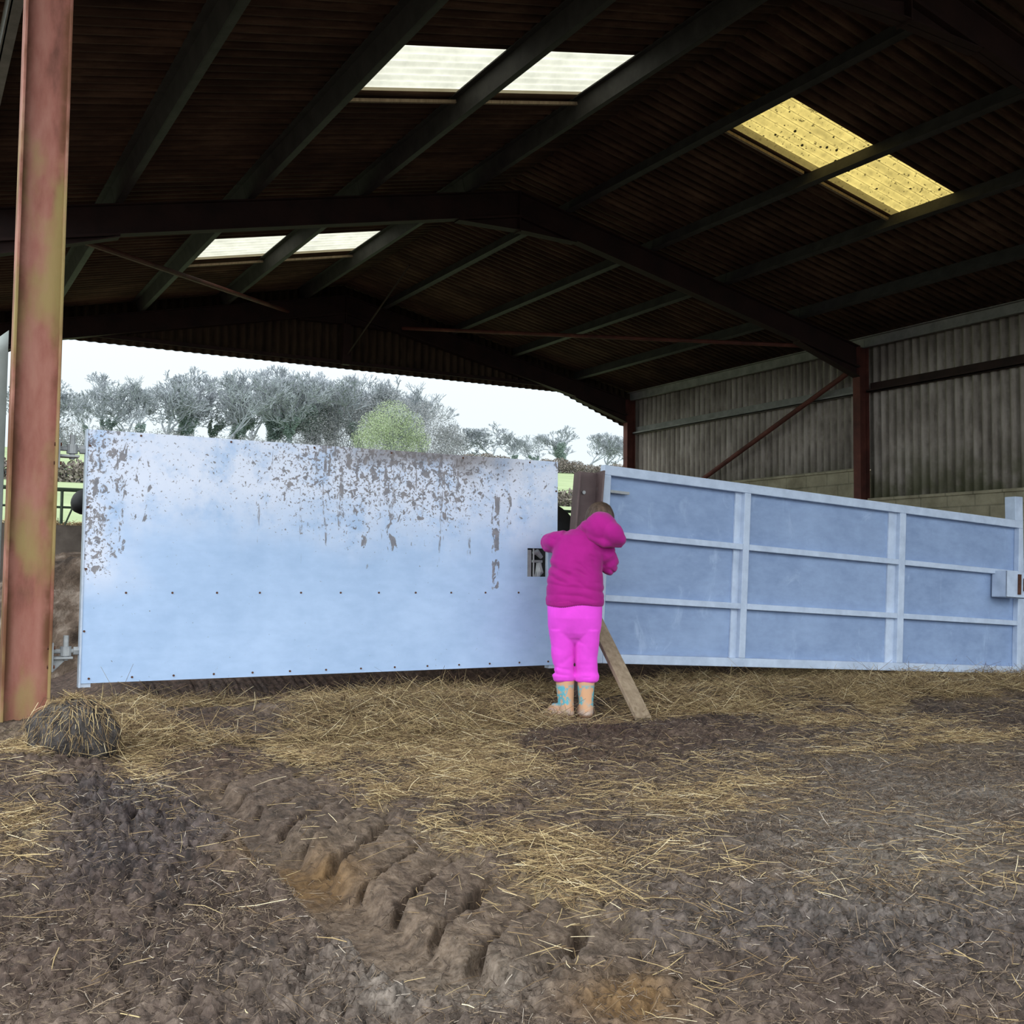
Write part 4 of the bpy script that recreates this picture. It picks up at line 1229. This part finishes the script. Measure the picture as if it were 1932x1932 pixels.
X = np.linspace(-260, 330, 100); Y = np.concatenate([np.linspace(18.35, 60, 24), np.linspace(64, 320, 60)])
gx, gy = np.meshgrid(X, Y); x = gx.ravel(); y = gy.ravel()
i = np.arange((len(X) - 1) * (len(Y) - 1)); a = (i // (len(X) - 1)) * len(X) + i % (len(X) - 1)
o = fast_mesh('ground_field', np.stack([x, y, land_z(x, y)], 1), np.stack([a, a + 1, a + len(X) + 1, a + len(X)], 1), M['field'], smooth=True)
tag(o, 'green pasture rising to the wood', kind='structure')
b = MB(); b.box(-80, 90, -80, 18.4, -.6, -.35)
tag(b.build('ground_yard', M['yard']), 'muddy yard around the barn', kind='structure')


# trees ---------------------------------------------------------------------
def bark(name, a, b): return noisy(name, [(0.3, a), (0.7, b)], 3, 4, 0.9)


M['bark'] = bark('haze_paled_bark', (0.18, 0.20, 0.218), (0.30, 0.32, 0.345))  # distance haze painted into the bark as a pale blue-grey
M['ivy'] = noisy('haze_paled_ivy', [(0.3, (0.16, 0.22, 0.20)), (0.7, (0.27, 0.34, 0.30))], 1.2, 4, 0.7)  # green paled and greyed to stand in for the haze over the wood
M['willow'] = noisy('budding_willow', [(0.3, (0.22, 0.27, 0.16)), (0.7, (0.36, 0.42, 0.26))], 1.0, 4, 0.8)
M['scrub'] = noisy('winter_scrub', [(0.3, (0.12, 0.10, 0.085)), (0.7, (0.22, 0.19, 0.165))], 0.8, 5, 0.95)
M['brush'] = noisy('haze_tinted_brush', [(0.3, (0.20, 0.205, 0.21)), (0.7, (0.31, 0.315, 0.32))], 1.2, 5, 0.95)  # bluish haze tint mixed into the twig colour


def grow(seed, H, depth=7, spread=0.62, up=0.22, r0=0.32, trunk=0.22, n0=3):
    """bare tree of height about H; returns verts, quads and node points"""
    rr = random.Random(seed); segs = []

    def rec(p, d, L, r, k):
        n = 3 if k >= depth - 1 else 2
        q = p
        for s in range(n):
            d2 = (d + Vector((rr.gauss(0, .13), rr.gauss(0, .13), rr.gauss(0, .09) + .03))).normalized()
            q2 = q + d2 * L / n
            r2 = r * (1 - .16 / 1)
            segs.append((q, q2, r, r2)); q = q2; d = d2; r = r2
        if k <= 0: return
        m = rr.choice((2, 3)) if k > 1 else rr.choice((2, 3, 3))
        if k == depth: m = n0
        for j in range(m):
            a = rr.uniform(0, math.tau); t = spread * rr.uniform(.6, 1.3)
            s = d.orthogonal().normalized(); s = Matrix.Rotation(a, 3, d) @ s
            nd = (d * math.cos(t) + s * math.sin(t) + Vector((0, 0, up))).normalized()
            rec(q if j else q, nd, L * rr.uniform(.62, .86), r * rr.uniform(.55, .74), k - 1)
        # side shoots along the limb
        if k < depth and rr.random() < .8:
            s = d.orthogonal().normalized(); s = Matrix.Rotation(rr.uniform(0, math.tau), 3, d) @ s
            rec(p + (q - p) * .55, (d * .5 + s * .85 + Vector((0, 0, up))).normalized(), L * .55, r * .45, max(0, k - 2))
    rec(Vector((0, 0, -.3)), Vector((rr.gauss(0, .05), rr.gauss(0, .05), 1)).normalized(), H * trunk, r0, depth)
    V = []; F = []
    for (p, q, r, r2) in segs:
        d = (q - p).normalized(); s = d.orthogonal().normalized(); t = d.cross(s)
        b = len(V); m = 5 if r > .1 else 3
        rv = max(r, .030); rv2 = max(r2, .026)
        for pt, rad in ((p, rv), (q, rv2)):
            for kk in range(m):
                a = math.tau * kk / m; V.append(pt + (s * math.cos(a) + t * math.sin(a)) * rad)
        for kk in range(m): F.append((b + kk, b + (kk + 1) % m, b + m + (kk + 1) % m, b + m + kk))
    top = max(v.z for v in V); sc = H / top
    return [v * sc for v in V], F, [(p * sc, q * sc, r) for p, q, r, _ in segs]


def leaf_cloud(name, centres, n, size, material, parent=None, seed=1):
    """n small folded leaves scattered in ellipsoids [(c, r)]"""
    r = np.random.default_rng(seed)
    w = np.array([c[1][0] * c[1][1] * c[1][2] for c in centres]) ** .8; w /= w.sum()
    k = r.choice(len(centres), n, p=w)
    C = np.array([c[0] for c in centres])[k]; R = np.array([c[1] for c in centres])[k]
    d = r.normal(size=(n, 3)); d /= np.linalg.norm(d, axis=1)[:, None]
    P = C + d * R * (r.random(n) ** .4)[:, None]
    a = r.normal(size=(n, 3)); a /= np.linalg.norm(a, axis=1)[:, None]
    b = np.cross(a, r.normal(size=(n, 3))); b /= np.linalg.norm(b, axis=1)[:, None]
    c = np.cross(a, b)
    s = (size * r.uniform(.6, 1.3, n))[:, None]
    V = np.stack([P - a * s * .5, P + b * s * .3 + c * s * .1, P + a * s * .5, P - b * s * .3 + c * s * .1], 1).reshape(-1, 3)
    i = np.arange(n)[:, None] * 4
    F = np.concatenate([i + np.array([0, 1, 2]), i + np.array([0, 2, 3])])
    return fast_mesh(name, V, F, material, parent)


kinds = {}


def proto(key, seed, H, ivy, **kw):
    V, F, nodes = grow(seed, H, **kw)
    kinds[key] = (V, F, nodes)
    r = empty('bare_tree' if ivy < 2 else 'ivy_clad_tree', (0, 0, 0))
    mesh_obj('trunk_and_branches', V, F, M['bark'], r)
    if ivy:
        big = [nd for nd in nodes if nd[2] > (.06 if ivy == 1 else .03) and nd[0].z < H * (.6 if ivy == 1 else .82)]
        cs = []
        for p, q, rd in big:
            for t in (.2, .7):
                c = p.lerp(q, t); e = (.42 if ivy == 1 else .8) * random.uniform(.6, 1.2); cs.append(((c.x, c.y, c.z), (e, e, e * 1.25)))
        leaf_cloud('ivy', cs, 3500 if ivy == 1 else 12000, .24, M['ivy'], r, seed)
    return r


P_ = {'a': proto('a', 3, 13, 0), 'b': proto('b', 8, 14, 1), 'c': proto('c', 15, 14.5, 2, spread=.5), 'd': proto('d', 21, 13, 0, spread=.75, trunk=.17), 'e': proto('e', 34, 13.5, 1, spread=.5, up=.3)}
H0 = {'a': 13, 'b': 14, 'c': 14.5, 'd': 13, 'e': 13.5}
used = set()


def place(key, x, y, h, label, rz, wide=1.0):
    o = P_[key] if key not in used else copy_tree(P_[key])
    used.add(key)
    s = h / H0[key]
    o.location = (x, y, float(land_z(np.array([x]), np.array([y]))[0]) - .2); o.scale = (s * wide, s * wide, s); o.rotation_euler = (0, 0, rz)
    tag(o, label, 'tree', 'trees of the wood on the rise'); return o


# (x at 170 m, height, kind, label)
wood = [(17.5, 11.0, 'd', 'bare grey tree at the left edge of the wood, beside the column'), (21.5, 10.6, 'a', 'small bare tree above the top hinge of the splashed gate'),
        (27.0, 12.4, 'b', 'bare tree with ivy on its trunk, first tall one from the left'), (32.0, 12.0, 'e', 'upright bare tree, second tall one from the left'),
        (35.5, 13.6, 'd', 'broad bare tree with open forks, third tall one from the left'), (39.0, 14.6, 'c', 'ivy covered tree standing left of the middle of the wood'),
        (44.0, 14.4, 'a', 'bare tree with a gap of sky under its fork, middle of the wood'), (47.5, 14.6, 'e', 'slim bare tree right of the sky gap'),
        (51.5, 15.4, 'c', 'tall ivy clad tree, tallest green crown in the wood'), (56.0, 15.6, 'b', 'forked bare tree with an ivy trunk, right of the tallest green crown'),
        (60.0, 15.8, 'c', 'ivy clad tree directly left of the pale willow'), (64.0, 16.0, 'a', 'tall bare tree behind the left side of the pale willow'),
        (69.0, 16.0, 'b', 'bare tree with ivy rising behind the pale willow'), (74.0, 16.0, 'd', 'bare tree rising behind the right side of the pale willow'),
        (79.0, 15.4, 'e', 'bare tree among the brush, last tall one on the right'),
        (24.0, 11.5, 'e', 'thin bare tree behind the left end of the wood'), (30.0, 12.5, 'd', 'bare tree in the second row at the left of the wood'),
        (42.0, 14.2, 'b', 'bare tree in the second row behind the sky gap'), (54.0, 15.0, 'a', 'bare tree in the second row behind the ivy crowns'), (66.5, 15.4, 'e', 'bare tree in the second row above the willow'),
        (20.0, 10.6, 'b', 'bare tree at the back of the wood just right of the weathered column'), (36.5, 13.4, 'b', 'bare tree behind the broad open-forked one'), (45.5, 14.2, 'c', 'ivy clad tree behind the middle of the wood'),
        (49.0, 14.6, 'd', 'bare tree behind the tall ivy crowns, left side'), (58.0, 15.2, 'e', 'bare tree at the back between two ivy crowns'), (62.5, 15.4, 'c', 'ivy clad tree at the back above the left of the willow'), (71.5, 15.2, 'c', 'ivy clad tree at the back above the right of the willow'), (76.5, 14.6, 'a', 'bare tree at the back by the brush thicket')]
for i, (x, h, k, lab) in enumerate(wood):
    y = 170 + (i % 3) * 3 if i < 15 else 183 + (i % 4) * 4
    place(k, x * y / 170, y, h, lab, i * 1.7, 1.2)
for i, (x, h, k, lab) in enumerate([(88.5, 6.4, 'a', 'small bare tree just right of the wood, above the gate'), (93.5, 6.6, 'd', 'low spreading bare oak in the open field right of the wood'), (97.5, 5.4, 'e', 'smallest bare tree in the dip right of the wood'),
                                    (102.5, 5.4, 'b', 'small bare tree left of the round evergreen'), (108.0, 6.6, 'c', 'round ivy clad tree above the leaning post'), (113.5, 6.2, 'a', 'bare tree beside the far right corner column'), (117.5, 6.0, 'd', 'bare tree partly behind the far right corner column')]):
    place(k, x, 170 + i % 2, h * 1.35, lab, i * 2.1, 1.5)

# pale willow, brush and hedges
wl = empty('willow', (65.2, 152, 0)); tag(wl, 'pale green budding willow in front of the wood', 'willow')
z = float(land_z(np.array([65.2]), np.array([152.]))[0]); wl.location.z = z
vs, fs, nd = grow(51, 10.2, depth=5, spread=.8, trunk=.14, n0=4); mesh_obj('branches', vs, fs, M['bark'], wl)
leaf_cloud('foliage', [((0, 0, 7.6), (3.2, 4, 3.0)), ((-2.6, 0, 6.0), (2.6, 3.5, 2.6)), ((2.9, 0, 6.4), (2.4, 3.5, 2.6)), ((-4.3, 0, 4.0), (2.2, 2.5, 1.9)), ((4.6, 0, 4.2), (2.0, 2.5, 2.2)), ((0, 0, 4.2), (4.6, 3, 2.8))], 15000, .19, M['willow'], wl, 5)


def bush(name, x, y, cs, n, size, mt, label, cat, seed, kind=None):
    r = empty(name, (x, y, float(land_z(np.array([x]), np.array([y]))[0]) - .2)); tag(r, label, cat, kind=kind)
    leaf_cloud('twigs', cs, n, size, mt, r, seed)
    b = MB(); rr = random.Random(seed)
    for c, rad in cs:
        for _ in range(5):
            b.tube([(c[0] + rr.uniform(-.3, .3) * rad[0], c[1], -.3), (c[0] + rr.uniform(-.6, .6) * rad[0], c[1], c[2] + rad[2] * .6)], [.09, .03], 4)
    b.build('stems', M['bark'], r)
    return r


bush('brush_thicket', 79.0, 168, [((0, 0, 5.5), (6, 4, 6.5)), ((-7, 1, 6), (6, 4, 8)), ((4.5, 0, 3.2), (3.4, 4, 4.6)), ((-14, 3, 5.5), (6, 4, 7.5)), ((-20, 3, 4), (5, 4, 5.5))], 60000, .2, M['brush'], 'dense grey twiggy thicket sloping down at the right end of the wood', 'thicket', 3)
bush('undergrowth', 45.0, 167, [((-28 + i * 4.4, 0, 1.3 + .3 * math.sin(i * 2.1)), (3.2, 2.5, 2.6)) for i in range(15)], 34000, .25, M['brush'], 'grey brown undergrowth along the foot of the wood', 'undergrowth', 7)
bush('hedge', 22.0, 64, [((-28 + i * 3.0, 0, .6 + .12 * math.sin(i * 1.7)), (2.1, .9, .85)) for i in range(28)], 46000, .24, M['scrub'], 'brown winter hedge crossing the green field', 'hedge', 9)

bush('hedgerow', 103.0, 160, [((-20 + i * 3.0, 0, .9 + .4 * math.sin(i * 1.3)), (2.4, 1.4, 1.5)) for i in range(14)], 26000, .3, M['scrub'], 'low brown hedgerow between the wood and the far right corner column', 'hedge', 13)

# ------------------------------------------------------------------ daylight
w = bpy.data.worlds.new('overcast'); SC.world = w; w.use_nodes = True
nt = w.node_tree; nt.nodes.clear()
out = nt.nodes.new('ShaderNodeOutputWorld'); bg = nt.nodes.new('ShaderNodeBackground'); tc = nt.nodes.new('ShaderNodeTexCoord')
dot = nt.nodes.new('ShaderNodeVectorMath'); dot.operation = 'DOT_PRODUCT'
dot.inputs[1].default_value = Vector((-0.58, -0.72, 0.38)).normalized()
nt.links.new(tc.outputs['Generated'], dot.inputs[0])
mr = nt.nodes.new('ShaderNodeMapRange'); mr.interpolation_type = 'SMOOTHSTEP'
nt.links.new(dot.outputs['Value'], mr.inputs[0])
for k, v in enumerate((-0.35, 0.95, SKY_FRONT := 1.12, SKY_BACK := 2.95)): mr.inputs[k + 1].default_value = v
rm = nt.nodes.new('ShaderNodeValToRGB'); sp = nt.nodes.new('ShaderNodeSeparateXYZ')
nt.links.new(tc.outputs['Generated'], sp.inputs[0]); nt.links.new(sp.outputs[2], rm.inputs[0])
rm.color_ramp.elements[0].position = 0.0; rm.color_ramp.elements[0].color = (0.80, 0.93, 1.0, 1)
rm.color_ramp.elements[1].position = 0.5; rm.color_ramp.elements[1].color = (0.93, 0.97, 1.0, 1)
zr = nt.nodes.new('ShaderNodeMapRange'); zr.interpolation_type = 'SMOOTHSTEP'
nt.links.new(sp.outputs[2], zr.inputs[0])
for k, v in enumerate((0.12, 0.5, 1.0, 1.4)): zr.inputs[k + 1].default_value = v
mu = nt.nodes.new('ShaderNodeMath'); mu.operation = 'MULTIPLY'
nt.links.new(mr.outputs[0], mu.inputs[0]); nt.links.new(zr.outputs[0], mu.inputs[1])
nt.links.new(rm.outputs[0], bg.inputs[0]); nt.links.new(mu.outputs[0], bg.inputs[1]); nt.links.new(bg.outputs[0], out.inputs[0])

# ------------------------------------------------------------------ camera
Mx = ((0.86841412, 0.03636181, 0.49450453), (-0.49574525, 0.04421742, 0.86734161), (0.0096724, -0.99835997, 0.05642522))
cd = bpy.data.cameras.new('camera'); co_ = bpy.data.objects.new('camera', cd); COL.objects.link(co_)
cd.sensor_width = 36; cd.sensor_fit = 'HORIZONTAL'; cd.lens = 2040 / 1932 * 36; cd.clip_end = 900; cd.clip_start = 0.05
R = Matrix(((Mx[0][0], -Mx[0][1], -Mx[0][2]), (Mx[1][0], -Mx[1][1], -Mx[1][2]), (Mx[2][0], -Mx[2][1], -Mx[2][2])))
co_.matrix_world = Matrix.Translation((0, 0, ZC)) @ R.to_4x4()
SC.camera = co_

SC.view_settings.view_transform = 'Standard'; SC.view_settings.look = 'None'
SC.view_settings.gamma = 1.0; SC.view_settings.use_curve_mapping = False
SC.view_settings.exposure = 0.0
SC.cycles.use_denoising = True
